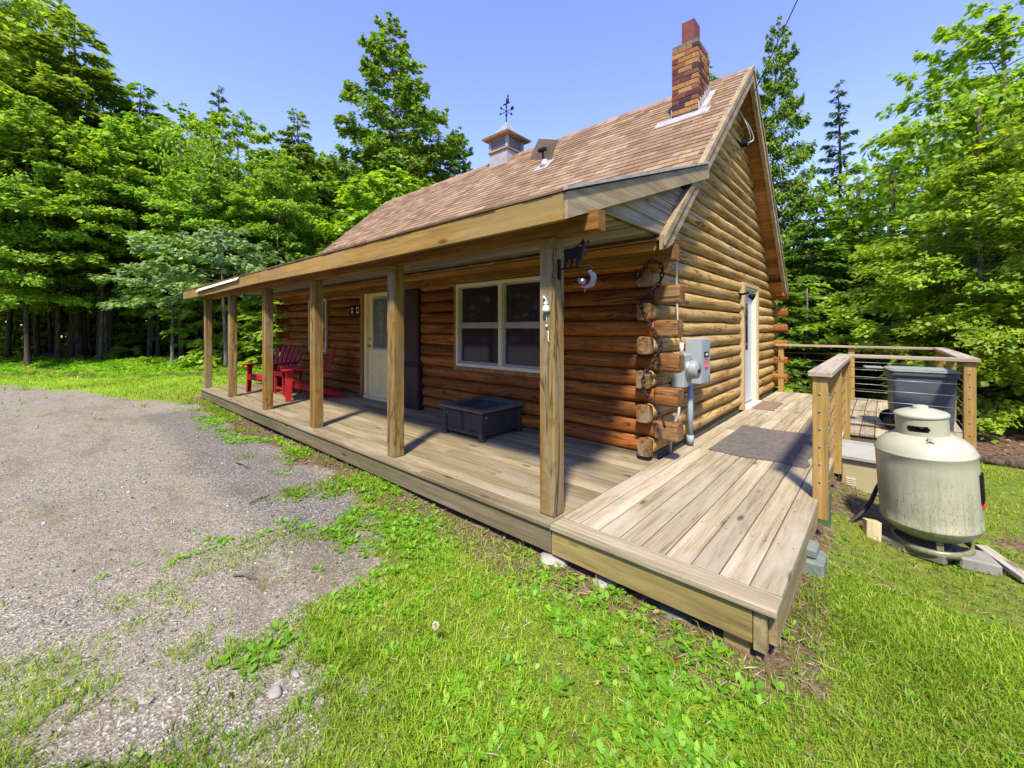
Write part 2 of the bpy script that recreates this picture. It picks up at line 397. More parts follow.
def window_glass():
    s = NT('window_glass'); fr = s.n('Fresnel', {'IOR': 1.52}).outputs[0]
    g = s.n('BsdfGlossy', {'Color': (1, 1, 1, 1), 'Roughness': .02}); t = s.n('BsdfTransparent', {'Color': (.62, .58, .64, 1)})
    mx = s.n('MixShader', {0: s.math('MULTIPLY', fr, 1.5), 1: t.outputs[0], 2: g.outputs[0]}); s.t.links.new(mx.outputs[0], s.out.inputs[0]); return s.m
def glass_mat(name, col, streak=(.10, .09, .11)):
    s = NT(name); v = s.obj(); g = s.noise(s.mapped(v, (1.3, 1, .7)), 1.7, 4, .5, .5)
    s.principled(s.mix(s.ramp(g, [(.4, (0, 0, 0)), (.75, (.5,)*3)]), col, streak), .06, None, 0., .4); return s.m
M['glass'] = glass_mat('dark_window_glass', (.030, .021, .034), (.055, .042, .056))
M['glass_old'] = glass_mat('dark_window_glass', (.012, .006, .012), (.05, .036, .046))
M['blind'] = plain('dim_blind', (.13, .10, .125), .8, 0, .1)
M['screen'] = plain('insect_screen', (.05, .038, .05), .7, 0, .2, 12)
M['doorglass'] = glass_mat('leaded_glass', (.12, .15, .14), (.22, .30, .22))
def shingle_mat():
    s = NT('asphalt_shingles'); rnd = s.island(); v = s.obj()
    c = s.ramp(rnd, [(0, (.20, .135, .08)), (.35, (.275, .19, .115)), (.7, (.325, .232, .142)), (1, (.40, .295, .19))])
    st = s.noise(s.mapped(v, (1.5, .5, .5)), 1.3, 6, .65, .6)
    c = s.mix(s.ramp(st, [(.42, (0, 0, 0)), (.70, (.55,)*3)]), c, (.15, .095, .062))
    gr = s.noise(v, 160, 2, .7)
    c = s.mix(.35, c, s.ramp(gr, [(.3, (.10, .06, .05)), (.7, (.62, .46, .36))]), 'OVERLAY')
    s.principled(c, .92, s.bump(gr, .35, .003), spec=.15); return s.m
M['shingle'] = shingle_mat()
def brick_mat():
    s = NT('burnt_brick'); rnd = s.island(); v = s.obj()
    c = s.ramp(rnd, [(0, (.05, .028, .03)), (.25, (.10, .04, .035)), (.45, (.19, .06, .03)), (.6, (.30, .13, .04)), (.8, (.40, .21, .065)), (1, (.09, .05, .048))])
    n = s.noise(v, 22, 5, .7); c = s.mix(s.ramp(n, [(.45, (0, 0, 0)), (.72, (.6,)*3)]), c, (.09, .05, .045))
    s.principled(c, .9, s.bump(n, .5, .004), spec=.15); return s.m
M['brick'] = brick_mat()
def tank_mat():
    s = NT('tank_paint'); v = s.obj()
    g = s.noise(v, 4, 5, .6); c = s.mix(s.ramp(g, [(.3, (0, 0, 0)), (.7, (1, 1, 1))]), (.37, .36, .255), (.44, .43, .31))
    z = s.n('SeparateXYZ', {0: v}).outputs[2]
    run = s.noise(s.mapped(v, (26, 26, 1.1)), 1.4, 6, .7)
    low = s.n('MapRange', {0: z, 1: .85, 2: .12, 3: 0., 4: 1.}).outputs[0]
    amt = s.math('MULTIPLY', s.ramp(run, [(.42, (0, 0, 0)), (.66, (1, 1, 1))]), low)
    c = s.mix(s.math('MULTIPLY', amt, .8), c, (.17, .18, .08))
    sp = s.noise(s.mapped(v, (60, 60, 22)), 1.5, 3, .6)
    c = s.mix(s.math('MULTIPLY', s.math('MULTIPLY', s.ramp(sp, [(.56, (0, 0, 0)), (.64, (1, 1, 1))]), low), .8), c, (.10, .11, .05))
    al = s.n('MapRange', {0: s.math('ADD', z, s.math('MULTIPLY', g, .12)), 1: .33, 2: .20, 3: 0., 4: .7}).outputs[0]
    c = s.mix(al, c, (.12, .12, .045))
    s.principled(c, .33, s.bump(s.noise(v, 9, 3), .08, .01), spec=.5); return s.m
M['tank'] = tank_mat()
def bark_mat(name, a, b, c):
    s = NT(name); v = s.obj(); g = s.noise(s.mapped(v, (9, 9, 1.6)), 2, 6, .65, .4)
    col = s.ramp(g, [(.3, a), (.5, b), (.72, c)])
    col = s.mix(s.ramp(s.noise(v, 1.3, 5, .6), [(.5, (0, 0, 0)), (.68, (.6,)*3)]), col, (.12, .14, .09))
    s.principled(col, .95, s.bump(g, .8, .03), spec=.1); return s.m
M['bark'] = bark_mat('brown_bark', (.028, .02, .015), (.085, .06, .045), (.17, .13, .10))
M['bark_grey'] = bark_mat('grey_bark', (.06, .05, .045), (.16, .14, .12), (.28, .25, .21))
M['maple'] = leaf('maple_leaves', (.17, .30, .02), (.28, .45, .03), (.42, .58, .05), .58, .2)
M['beech'] = leaf('beech_leaves', (.17, .30, .02), (.28, .46, .032), (.42, .59, .05), .58, .2)
M['hemlock'] = leaf('hemlock_needles', (.12, .22, .024), (.19, .32, .034), (.29, .43, .05), .5, .22)
M['spruce'] = leaf('spruce_needles', (.05, .12, .034), (.10, .19, .05), (.16, .26, .07), .35, .25)
M['birch'] = leaf('birch_leaves', (.10, .20, .02), (.18, .31, .028), (.28, .43, .04), .48, .25)
M['pale'] = leaf('pale_leaves', (.14, .27, .06), (.22, .38, .11), (.36, .52, .25), .42, .2)
M['lime'] = leaf('lime_leaves', (.16, .34, .015), (.25, .47, .022), (.33, .56, .04), .5, .2)
M['woods'] = leaf('distant_leaves', (.09, .19, .018), (.15, .28, .024), (.24, .38, .04), .5, .35)
M['grass'] = leaf('grass_blades', (.13, .24, .006), (.255, .41, .012), (.45, .50, .07), .45, .38, .015)
M['weed'] = leaf('broad_weed_leaves', (.12, .28, .010), (.21, .42, .016), (.34, .54, .03), .48, .15, .03)
M['litter'] = leaf('dead_leaves', (.10, .045, .02), (.22, .11, .05), (.38, .25, .14), .15, .3, .02)
M['straw'] = leaf('dry_straw', (.26, .20, .10), (.38, .30, .16), (.50, .42, .26), .2, .2, .02)
def pebble_mat():
    s = NT('gravel_stone'); rnd = s.island()
    c = s.ramp(rnd, [(0, (.09, .08, .07)), (.4, (.20, .18, .15)), (.75, (.30, .27, .22)), (1, (.54, .50, .43))])
    s.principled(c, .9, spec=.15); return s.m
M['pebble'] = pebble_mat()
def ground_mat():
    s = NT('yard_surface'); v = s.obj()
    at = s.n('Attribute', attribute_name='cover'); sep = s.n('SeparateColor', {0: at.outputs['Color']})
    lawnm, litm, dark_band = sep.outputs[0], sep.outputs[1], sep.outputs[2]
    n1 = s.noise(v, 1.1, 6, .6, .3); n2 = s.noise(v, 14, 6, .7); n3 = s.noise(v, 90, 3, .7)
    cells = s.n('TexVoronoi', {'Vector': v, 'Scale': 105., 'Randomness': 1.}).outputs
    cellv = s.n('SeparateColor', {0: cells['Color']}).outputs[0]
    gr = s.ramp(cellv, [(0, (.10, .086, .064)), (.45, (.225, .197, .15)), (.8, (.33, .292, .225)), (1, (.56, .51, .40))])
    tan = s.ramp(n2, [(.3, (.155, .127, .085)), (.55, (.265, .228, .168)), (.75, (.36, .32, .25))])
    gravel = s.mix(s.ramp(n1, [(.38, (.2,)*3), (.66, (.62,)*3)]), gr, tan)
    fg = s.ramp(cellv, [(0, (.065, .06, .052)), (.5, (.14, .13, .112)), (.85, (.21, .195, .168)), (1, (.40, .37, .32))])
    gravel = s.mix(s.math('MULTIPLY', dark_band, .85), gravel, fg)  # band along the porch gets darker grey stone colours
    pv = s.noise(s.mapped(v, (.6, 1.7, 1)), 1.5, 5, .65)
    gravel = s.mix(s.ramp(pv, [(.52, (0, 0, 0)), (.70, (.55,)*3)]), gravel, (.135, .098, .055))
    turf = s.ramp(n2, [(.32, (.13, .10, .055)), (.46, (.14, .17, .025)), (.58, (.18, .23, .024)), (.72, (.30, .265, .11))])
    turf = s.mix(s.ramp(n3, [(.35, (.6,)*3), (.55, (0, 0, 0))]), turf, (.09, .10, .02))
    far = s.n('MapRange', {0: s.n('VectorMath', {0: v}, operation='LENGTH').outputs['Value'], 1: 7., 2: 13., 3: 0., 4: 1.}).outputs[0]
    turf = s.mix(s.math('MULTIPLY', far, .8), turf, s.ramp(n2, [(.3, (.16, .29, .014)), (.7, (.31, .45, .034))]))
    thr = s.math('SUBTRACT', lawnm, s.math('MULTIPLY', s.math('SUBTRACT', n2, .5), 1.3))
    c = s.mix(s.ramp(thr, [(.42, (0, 0, 0)), (.62, (1, 1, 1))]), gravel, turf)
    lit = s.ramp(s.noise(v, 24, 5, .75), [(.3, (.05, .03, .02)), (.5, (.13, .085, .055)), (.7, (.26, .18, .12))])
    thr2 = s.math('SUBTRACT', litm, s.math('MULTIPLY', s.math('SUBTRACT', n2, .5), 1.1))
    c = s.mix(s.ramp(thr2, [(.38, (0, 0, 0)), (.6, (1, 1, 1))]), c, lit)
    h = s.math('ADD', s.math('MULTIPLY', cells['Distance'], .9), s.math('MULTIPLY', n2, 1.2))
    s.principled(c, .95, s.bump(h, .55, .012), spec=.12); return s.m
M['ground'] = ground_mat()
# ------------------------------------------------------------------ ground
def make_ground():
    def axis(a, b, st, far):
        core = list(np.arange(a, b+1e-6, st)); out = []; s_ = st; p = b
        while p < far: s_ *= 1.13; p += s_; out.append(p)
        neg = []; s_ = st; p = a
        while p > -far: s_ *= 1.13; p -= s_; neg.append(p)
        return np.array(neg[::-1]+core+out)
    X = axis(-14, 5, .1, 320); Y = axis(-6, 9, .1, 320)
    gx, gy = np.meshgrid(X, Y, indexing='ij'); gz = height(gx, gy)
    V = np.stack([gx, gy, gz], -1).reshape(-1, 3); nx, ny = len(X), len(Y)
    i, j = np.meshgrid(np.arange(nx-1), np.arange(ny-1), indexing='ij')
    a = (i*ny+j).ravel(); F = np.stack([a, a+ny, a+ny+1, a+1], -1)
    L = lawn(V[:, 0], V[:, 1]); T = litter(V[:, 0], V[:, 1])
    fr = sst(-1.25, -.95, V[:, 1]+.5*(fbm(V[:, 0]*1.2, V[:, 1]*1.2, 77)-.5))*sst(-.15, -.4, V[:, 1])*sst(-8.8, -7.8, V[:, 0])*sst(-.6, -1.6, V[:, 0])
    fc = V[F].mean(1); g = (L[F].mean(1) < .5) & (T[F].mean(1) < .5) & (fc[:, 0] < 1) & (fc[:, 1] < .4) & (np.abs(fc[:, 0]) < 60) & (np.abs(fc[:, 1]) < 40)
    for nm, sel in (('ground', ~g), ('gravel_drive', g)):
        f = F[sel]; used, inv = np.unique(f, return_inverse=True)
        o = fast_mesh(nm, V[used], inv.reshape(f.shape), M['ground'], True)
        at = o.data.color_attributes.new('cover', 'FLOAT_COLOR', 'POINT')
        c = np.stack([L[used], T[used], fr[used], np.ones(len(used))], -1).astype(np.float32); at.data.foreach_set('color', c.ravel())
        tag(o, kind='structure')
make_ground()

# ------------------------------------------------------------------ the log cabin
PIT = .169; Z0 = .045
XW = -.032; YF = 1.79; YB = 8.0; XL = -9.60
RIDGE = (4.8, 5.22); MF = .92; MBK = 1.055
cabin = wthing('log_cabin', 'single storey log cabin with brown shingle roof and brick chimney', 'cabin', (-4.8, 4.9, -.4))
def roof_z(y): return RIDGE[1]-MF*(RIDGE[0]-y) if y < RIDGE[0] else RIDGE[1]-MBK*(y-RIDGE[0])
OPEN_F = [(-5.86, -4.72, -1, 2.1), (-3.05, -1.22, .72, 1.97), (-8.24, -7.26, .76, 1.98)]
OPEN_G = [(5.20, 6.28, -1, 2.05)]
def runs(a0, a1, z, opens):
    seg = [(a0, a1)]
    for o0, o1, z0, z1 in opens:
        if z0 < z < z1:
            ns = []
            for s0, s1 in seg:
                if o1 <= s0 or o0 >= s1: ns.append((s0, s1))
                else:
                    if o0 > s0: ns.append((s0, o0))
                    if o1 < s1: ns.append((o1, s1))
            seg = ns
    return seg
front, side, back, left, corner, cornerx = MB(), MB(), MB(), MB(), MB(), MB()
for k in range(12):
    z = Z0+PIT*(k+.5); odd = k % 2
    if 1:
        for a0, a1 in runs(XL-.22 if odd else XL+.16, (.2 if k < 11 else .05) if odd else -.20, z, OPEN_F):
            if odd and k < 11 and a1 == .2:
                a1 = -.045; cornerx.log('x', a1+.001, .2+random.uniform(-.012, .012), YF+.078+random.uniform(-.005, .005), z, .083, PIT/2+.006, 6.0, 24)
            front.log('x', a0, a1, YF+.076, z, .078, PIT/2+.001, 2.5, 16, .006)
        for a0, a1 in runs(YF+.16 if odd else YF-.01, YB-.16 if odd else YB+.28, z, OPEN_G):
            side.log('y', a0, a1, XW-.076, z, .080, PIT/2+.001, 2.1, 16, .008)
        if not odd: corner.log('y', YF-.115+random.uniform(-.012, .012), YF-.012, XW-.070+random.uniform(-.006, .006), z, .068, PIT/2+.006, 6.0, 24)
        back.log('x', XL-.22 if odd else XL+.16, .2 if odd else -.2, YB-.076, z, .076, PIT/2+.001, 2.5)
        left.log('y', YF+.16 if odd else YF-.27, YB-.16 if odd else YB+.28, XL+.076, z, .076, PIT/2+.001, 2.5)
for k in range(12, 31):
    z = Z0+PIT*(k+.5)
    y0 = RIDGE[0]-(RIDGE[1]-z-.02)/MF+.02; y1 = RIDGE[0]+(RIDGE[1]-z-.02)/MBK-.02
    if y1-y0 < .3: break
    for (mb, x) in ((side, XW-.076), (left, XL+.076)):
        mb.log('y', max(y0, YF), min(y1, YB), x, z, .080, PIT/2+.001, 2.1, 16, .008)
ow = front.build('log_wall', M['log_x'], cabin); ow['label'] = 'front wall of reddish brown stained logs'
ow = side.build('log_wall', M['log_y'], cabin); ow['label'] = 'gable wall of pale weathered logs'
corner.build_each('log_end', M['log_end'], cabin); cornerx.build_each('log_end', M['log_end_x'], cabin); back.build('log_wall', M['log_x'], cabin); left.build('log_wall', M['log_x'], cabin)
m = MB(); m.box(XL+.1, -.16, YF+.12, YB-.12, -.32, 2.05)                      # closes the inside so no light leaks between the logs
m.prism([(YF+.12, 2.05), (YB-.12, 2.05), (RIDGE[0], 5.05)], 'x', XL+.14, -.17)
m.build('inner_lining', M['interior'], cabin)
m = MB(); m.box(XL+.05, -.08, YF+.03, YF+.1, -.35, .045); m.box(-.12, -.07, YF+.03, YB-.05, -.35, .045)
m.build('sill', M['rim_old'], cabin)
m = MB(); m.box(-9.6, .20, 1.665, 1.83, 1.965, 2.125, ch=.006); m.build('plate_beam', M['beam'], cabin)

# main roof: decking slab, then every shingle tab as its own small shape
X0, X1 = -9.88, .158
EF = 1.42; EB = 7.78
m = MB()
for (ya, m_, sgn) in ((EF, MF, 1), (EB, MBK, -1)):
    za = roof_z(ya); pts = [(ya, za-.015), (RIDGE[0], RIDGE[1]-.015), (RIDGE[0], RIDGE[1]-.085), (ya, za-.085)]
    m.prism(pts, 'x', X0+.03, X1-.03)
m.build('roof_boards', M['soffit'], cabin)
def shingles(ya, yb, za, zb, x0, x1, course=.125, tab=.25):
    mb = MB(); L = math.hypot(yb-ya, zb-za); n = int(L/course); uy, uz = (yb-ya)/L, (zb-za)/L; ny, nz = -uz*math.copysign(1, uy), abs(uy)
    for c in range(n+1):
        s0 = c*course; s1 = min(s0+course*1.35, L+.0)
        if s1-s0 < .02: continue
        x = x0-(c % 2)*tab*.5-random.random()*.03
        while x < x1:
            xa, xb = max(x, x0), min(x+tab-.006, x1)
            if xb-xa > .02:
                j = random.uniform(-.004, .004); t0 = .016+random.uniform(-.002, .002); t1 = .005
                p = []
                for s_, h in ((s0+j, t0), (s1, t1), (s1, -.004), (s0+j, 0)):
                    p.append((ya+uy*s_+ny*h, za+uz*s_+nz*h))
                mb.add([(xa, *q) for q in p]+[(xb, *q) for q in p],
                       [(0, 1, 2, 3), (7, 6, 5, 4), (0, 4, 5, 1), (1, 5, 6, 2), (2, 6, 7, 3), (3, 7, 4, 0)])
            x += tab
    return mb
mb = shingles(EF, RIDGE[0], roof_z(EF), RIDGE[1], X0, X1)
mb2 = shingles(EB, RIDGE[0], roof_z(EB), RIDGE[1], X0, X1, .28, .9)
b = len(mb.v); mb.v += mb2.v; mb.f += [tuple(i+b for i in f) for f in mb2.f]; mb.sm += mb2.sm
x = X0
while x < X1:                                                                # ridge caps
    xe = min(x+.30, X1); mb.add([(x, RIDGE[0]-.13, RIDGE[1]-.10), (x, RIDGE[0], RIDGE[1]+.03), (x, RIDGE[0]+.13, RIDGE[1]-.11),
                                 (xe, RIDGE[0]-.13, RIDGE[1]-.115), (xe, RIDGE[0], RIDGE[1]+.018), (xe, RIDGE[0]+.13, RIDGE[1]-.125)],
                                [(0, 1, 4, 3), (1, 2, 5, 4), (0, 2, 1), (3, 4, 5)]); x += .22
mb.build('roof', M['shingle'], cabin, fix=False)
# porch roof at a lower pitch
PX0, PX1 = -10.33, .232; PYA, PYB = -.15, 2.62; PZA, PZB = 2.155, 3.13
m = MB(); m.prism([(PYA, PZA-.01), (PYB, PZB-.01), (PYB, PZB-.05), (PYA, PZA-.05)], 'x', PX0+.02, PX1-.03)
m.build('porch_roof_boards', M['ceiling'], cabin)
shingles(PYA-.015, PYB, PZA, PZB, PX0, PX1).build('porch_roof', M['shingle'], cabin, fix=False)
# bargeboards, one pair at each gable
def bargeboard(xa, xb):
    mb = MB()
    for (ye, m_) in ((1.44, MF), (7.76, MBK)):
        sg = 1 if ye < RIDGE[0] else -1
        ze = roof_z(ye); d = .205
        mb.prism([(ye, ze+.030), (RIDGE[0], RIDGE[1]+.030), (RIDGE[0], RIDGE[1]-d), (ye+sg*.16, ze+.16*m_-d+.02), (ye, ze-.10)], 'x', xa, xb)
    return mb
bargeboard(.160, .216).build('bargeboard', M['rake'], cabin)
bargeboard(-9.89, -9.86).build('bargeboard', M['rake'], cabin)
m = MB()
for (ye, m_) in ((1.40, MF), (7.80, MBK)):
    ze = roof_z(ye); m.prism([(ye, ze+.044), (RIDGE[0], RIDGE[1]+.046), (RIDGE[0], RIDGE[1]-.030), (ye, ze-.037)], 'x', .2175, .232)
m.build('rake_trim', M['rake'], cabin)
# boarded soffit under the gable overhang
m = MB()
for (ye, m_, sg) in ((1.5, MF, 1), (7.70, MBK, -1)):
    Ls = math.hypot(RIDGE[0]-ye, RIDGE[1]-roof_z(ye)); n = int(Ls/.21); uy, uz = (RIDGE[0]-ye)/Ls, (RIDGE[1]-roof_z(ye))/Ls
    for i in range(n):
        s0, s1 = i*.21+.004, (i+1)*.21-.004; q = random.uniform(0, .006)
        P = [(ye+uy*s-sg*uz*h*-1*0+0, roof_z(ye)+uz*s-.092-h-q) for s, h in ((s0, 0), (s1, 0), (s1, .018), (s0, .018))]
        m.prism(P, 'x', -.13, .158)
m.build('soffit', M['soffit'], cabin)
m = MB(); m.box(.05, .18, 7.55, 7.62, 2.08, 2.20); m.prism([(7.76, 2.05), (7.60, 2.22), (7.35, 2.22), (7.55, 2.05)], 'x', -.1, .18)
m.build('eave_return', M['soffit'], cabin)
# fascia and rake of the porch
m = MB()
xs = [PX0+.02, -7.9, -5.2, -2.6, .215]; sag = [0, -.012, .008, -.01, 0]
for i in range(4):
    b0, b1 = sag[i], sag[i+1]; xa, xb = xs[i]+.001, xs[i+1]-.001
    m.add([(xa, -.155, 1.985+b0), (xb, -.155, 1.985+b1), (xb, -.115, 1.985+b1), (xa, -.115, 1.985+b0),
           (xa, -.155, 2.150+b0*.2), (xb, -.155, 2.150+b1*.2), (xb, -.115, 2.150+b1*.2), (xa, -.115, 2.150+b0*.2)],
          [(0, 3, 2, 1), (4, 5, 6, 7), (0, 1, 5, 4), (1, 2, 6, 5), (2, 3, 7, 6), (3, 0, 4, 7)])
m.build('fascia', M['fascia'], cabin)
sl = (PZB-PZA)/(PYB-PYA)
def porch_rake(xa, xb): return MB().prism([(-.149, 1.987), (-.149, 2.15), (2.6, 2.15+2.749*sl), (2.6, 2.0+2.749*sl)], 'x', xa, xb)
porch_rake(.2155, .243).build('porch_rake', M['rake'], cabin); porch_rake(PX0-.01, PX0+.018).build('porch_rake', M['rake'], cabin)
m = MB(); m.prism([(-.18, 2.152), (-.18, 2.172), (2.55, 2.172+2.73*sl), (2.55, 2.152+2.73*sl)], 'x', .2335, .262)
m.build('drip_edge', M['flash'], cabin)
m = MB(); m.add([(-8.9, -.205, 2.06), (-6.15, -.195, 2.10), (-6.15, -.152, 2.165), (-8.9, -.152, 2.135), (-8.9, -.2, 2.065), (-6.15, -.19, 2.106), (-6.15, -.156, 2.16), (-8.9, -.156, 2.13)],
               [(0, 1, 2, 3), (7, 6, 5, 4), (0, 4, 5, 1), (2, 6, 7, 3), (1, 5, 6, 2), (0, 3, 7, 4)])
o = m.build('loose_drip_edge', M['white'], cabin); o['label'] = 'white metal edge strip hanging loose from the fascia'
# header beam, ceiling, boarded triangle
m = MB(); m.box(-9.62, .305, .095, .205, 1.955, 2.09, ch=.005); m.build('porch_beam', M['beam'], cabin)
m = MB()
for i in range(18):
    y0 = -.1+i*.103; q = random.uniform(0, .008)
    cuts = [-10.2, -7.3+random.uniform(-.5, .5), -3.5+random.uniform(-.5, .5), .1]
    for a_, b_ in zip(cuts, cuts[1:]): m.box(a_+.002, b_-.002, y0, y0+.084, 2.165+q, 2.185+q)
m.build('porch_ceiling', M['ceiling'], cabin)
m = MB()
for i in range(9):
    z = 2.17+i*.112; ya = max(-.1, (z+.05-2.0)/sl-.15); yb = min(2.62, RIDGE[0]-(RIDGE[1]-z-.1)/MF+.06)
    yt = (z+.112-1.99)/sl-.15
    if yb-yt < .05: break
    m.prism([(ya-.12, z), (yb, z), (yb, z+.112), (yt, z+.112)], 'x', .135, .156)
    m.prism([(ya-.12, z), (yb, z), (yb, z+.03)], 'x', .1565, .166)
m.build('triangle_siding', M['siding'], cabin)
# porch posts
for px in (-.03, -2.024, -3.906, -5.747, -7.658, -9.47):
    MB().box(px-.128, px, .087, .212, .002, 1.954, ch=.006).build('porch_post', M['post'], cabin)
# front window
def window(x0, x1, z0, z1, y, mull=True):
    f = MB(); w = .045
    f.box(x0, x1, y-.03, y+.07, z0, z0+w, ch=.004); f.box(x0, x1, y-.03, y+.07, z1-w, z1, ch=.004)
    f.box(x0, x0+w, y-.028, y+.07, z0+w, z1-w); f.box(x1-w, x1, y-.028, y+.07, z0+w, z1-w)
    xm = (x0+x1)/2
    if mull: f.box(xm-.03, xm+.03, y-.028, y+.07, z0+w, z1-w)
    o = f.build('window', M['white'], cabin)
    t = MB(); tw = .06
    for a in ((x0-tw, x0-.002, z0-tw, z1), (x1+.002, x1+tw, z0-tw, z1), (x0-.001, x1+.001, z0-tw, z0-.002)):
        t.box(a[0], a[1], y-.02, y+.06, a[2], a[3])
    oo = t.build('trim', M['trim'], o)
    oo.location = (0, 0, 0)
    for a, b in (((x0+w, xm-.03), (xm+.03, x1-w)) if mull else ((x0+w, x1-w),)):
        s_ = MB(); zm = z0+(z1-z0)*.5-.01; q = .028
        s_.box(a, b, y+.015, y+.05, zm-.016, zm+.016)
        for zz0, zz1, dy in ((z0+w, zm-.016, 0), (zm+.016, z1-w, .012)):
            s_.box(a, a+q, y+.01+dy, y+.05+dy, zz0, zz1); s_.box(b-q, b, y+.01+dy, y+.05+dy, zz0, zz1)
            s_.box(a+q, b-q, y+.01+dy, y+.05+dy, zz0, zz0+.03); s_.box(a+q, b-q, y+.01+dy, y+.05+dy, zz1-.02, zz1)
        s_.build('sash', M['grey_frame'], o).location = (0, 0, 0)
        p = MB(); p.box(a+q, b-q, y+.035, y+.041, z0+w+.03, zm-.016); p.box(a+q, b-q, y+.045, y+.051, zm+.016, z1-w-.02)
        p.build('pane', M['glass'], o).location = (0, 0, 0)
        p = MB(); p.box(a+q+.02, b-q-.015, y+.075, y+.08, z0+w+.05, zm-.03); p.box(a+q+.02, b-q-.015, y+.075, y+.08, z1-w-.16, z1-w-.02); p.build_each('blind', M['blind'], o)
    return o
window(-3.03, -1.25, .765, 1.96, YF+.005)
window(-8.20, -7.30, .80, 1.955, YF+.005, False)
# front door
d = MB(); y = YF+.03
dx0, dx1 = -5.60, -4.72
d.box(dx0, dx1, y, y+.045, .055, 2.02)
for zz0, zz1 in ((.16, .45), (.52, .85)):
    for xx0, xx1 in ((dx0+.11, dx0+.41), (dx0+.47, dx0+.77)):
        for b in ((xx0, xx1, zz0, zz0+.02), (xx0, xx1, zz1-.02, zz1), (xx0, xx0+.02, zz0+.02, zz1-.02), (xx1-.02, xx1, zz0+.02, zz1-.02)):
            d.box(b[0], b[1], y-.009, y-.001, b[2], b[3])
door = d.build('door', M['cream'], cabin); door['label'] = 'cream front door with an oval leaded glass panel'
g = MB(); g.box(dx0+.19, dx1-.17, y-.006, y-.001, .95, 1.86); g.build('glass', M['doorglass'], door).location = (0, 0, 0)
g = MB()
for b in ((dx0+.16, dx1-.14, .92, .955), (dx0+.16, dx1-.14, 1.855, 1.89), (dx0+.16, dx0+.195, .955, 1.855), (dx1-.175, dx1-.14, .955, 1.855)):
    g.box(b[0], b[1], y-.018, y-.001, b[2], b[3])
g.build('glass_frame', M['grey_frame'], door).location = (0, 0, 0)
g = MB(); cxd = (dx0+dx1)/2+.01
for i in range(9):
    zc = 1.08+i*.082; rr = .075-.006*abs(i-5)*1.5
    pts = [(cxd+rr*math.cos(a), y-.010, zc+.05*math.sin(a)) for a in np.linspace(0, 2*math.pi, 13)]
    g.tube(pts, .008, 5)
g.build('leading', M['grey_frame'], door).location = (0, 0, 0)
g = MB(); g.ball((dx0+.07, y-.045, .98), .032); g.tube([(dx0+.07, y-.04, .98), (dx0+.07, y, .98)], .012, 8); g.ball((dx0+.07, y-.012, 1.12), .024, sq=(1, .5, 1))
g.build('handle', M['brass'], door).location = (0, 0, 0)
f = MB()
for b in ((-5.70, -5.605), (-4.715, -4.62)): f.box(b[0], b[1], YF-.012, YF+.09, .03, 2.07)
f.box(-5.605, -4.715, YF-.012, YF+.09, 2.022, 2.07); f.box(-5.7, -4.62, YF-.03, YF+.09, .003, .052)
f.build('door_frame', M['cream'], cabin)
f = MB(); f.box(-5.83, -5.702, YF-.03, YF+.05, .01, 2.02); f.box(-4.618, -4.51, YF-.03, YF+.05, .01, 2.02); f.build_each('door_trim', M['trim'], cabin)
# dark pilaster beside the door
f = MB(); f.box(-4.30, -3.93, YF-.055, YF+.05, .74, 1.95, ch=.01); f.box(-4.36, -3.87, YF-.10, YF+.05, .01, .70, ch=.012); f.prism([(YF-.10, .70), (YF-.055, .78), (YF+.05, .78), (YF+.05, .70)], 'x', -4.34, -3.89)
f.box(-4.27, -3.96, YF-.062, YF-.05, .85, 1.85, ch=.003)
o = f.build('pilaster', M['dark_paint'], cabin); o['label'] = 'dark plum painted pilaster on a wider plinth'
# gable door
d = MB(); d.box(XW-.10, XW-.055, 5.35, 6.14, .04, 1.97); gd = d.build('door', M['door_white'], cabin); gd['label'] = 'white door in the gable wall'
g = MB(); g.box(XW-.058, XW-.049, 5.62, 5.86, .95, 1.75); g.build('glass', M['glass'], gd).location = (0, 0, 0)
g = MB(); g.ball((XW-.02, 5.42, .98), .03); g.tube([(XW-.05, 5.42, .98), (XW-.02, 5.42, .98)], .011, 8); g.build('handle', M['silver'], gd).location = (0, 0, 0)
f = MB(); f.box(XW-.12, XW+.012, 5.29, 5.345, .0, 2.0); f.box(XW-.12, XW+.012, 6.145, 6.2, .0, 2.0); f.box(XW-.12, XW+.012, 5.345, 6.145, 1.972, 2.0); f.box(XW-.12, XW+.10, 5.29, 6.2, .002, .035)
f.build('door_frame', M['white'], cabin)
f = MB(); f.box(XW-.05, XW+.035, 5.205, 5.288, .0, 2.06); f.box(XW-.05, XW+.035, 6.202, 6.285, .0, 2.06); f.box(XW-.05, XW+.034, 5.289, 6.201, 2.002, 2.06)
f.build_each('door_trim', M['trim_pale'], cabin)
f = MB(); f.box(.06, .135, 1.80, 1.87, 2.06, 2.5); f.build('corner_board', M['trim_pale'], cabin)

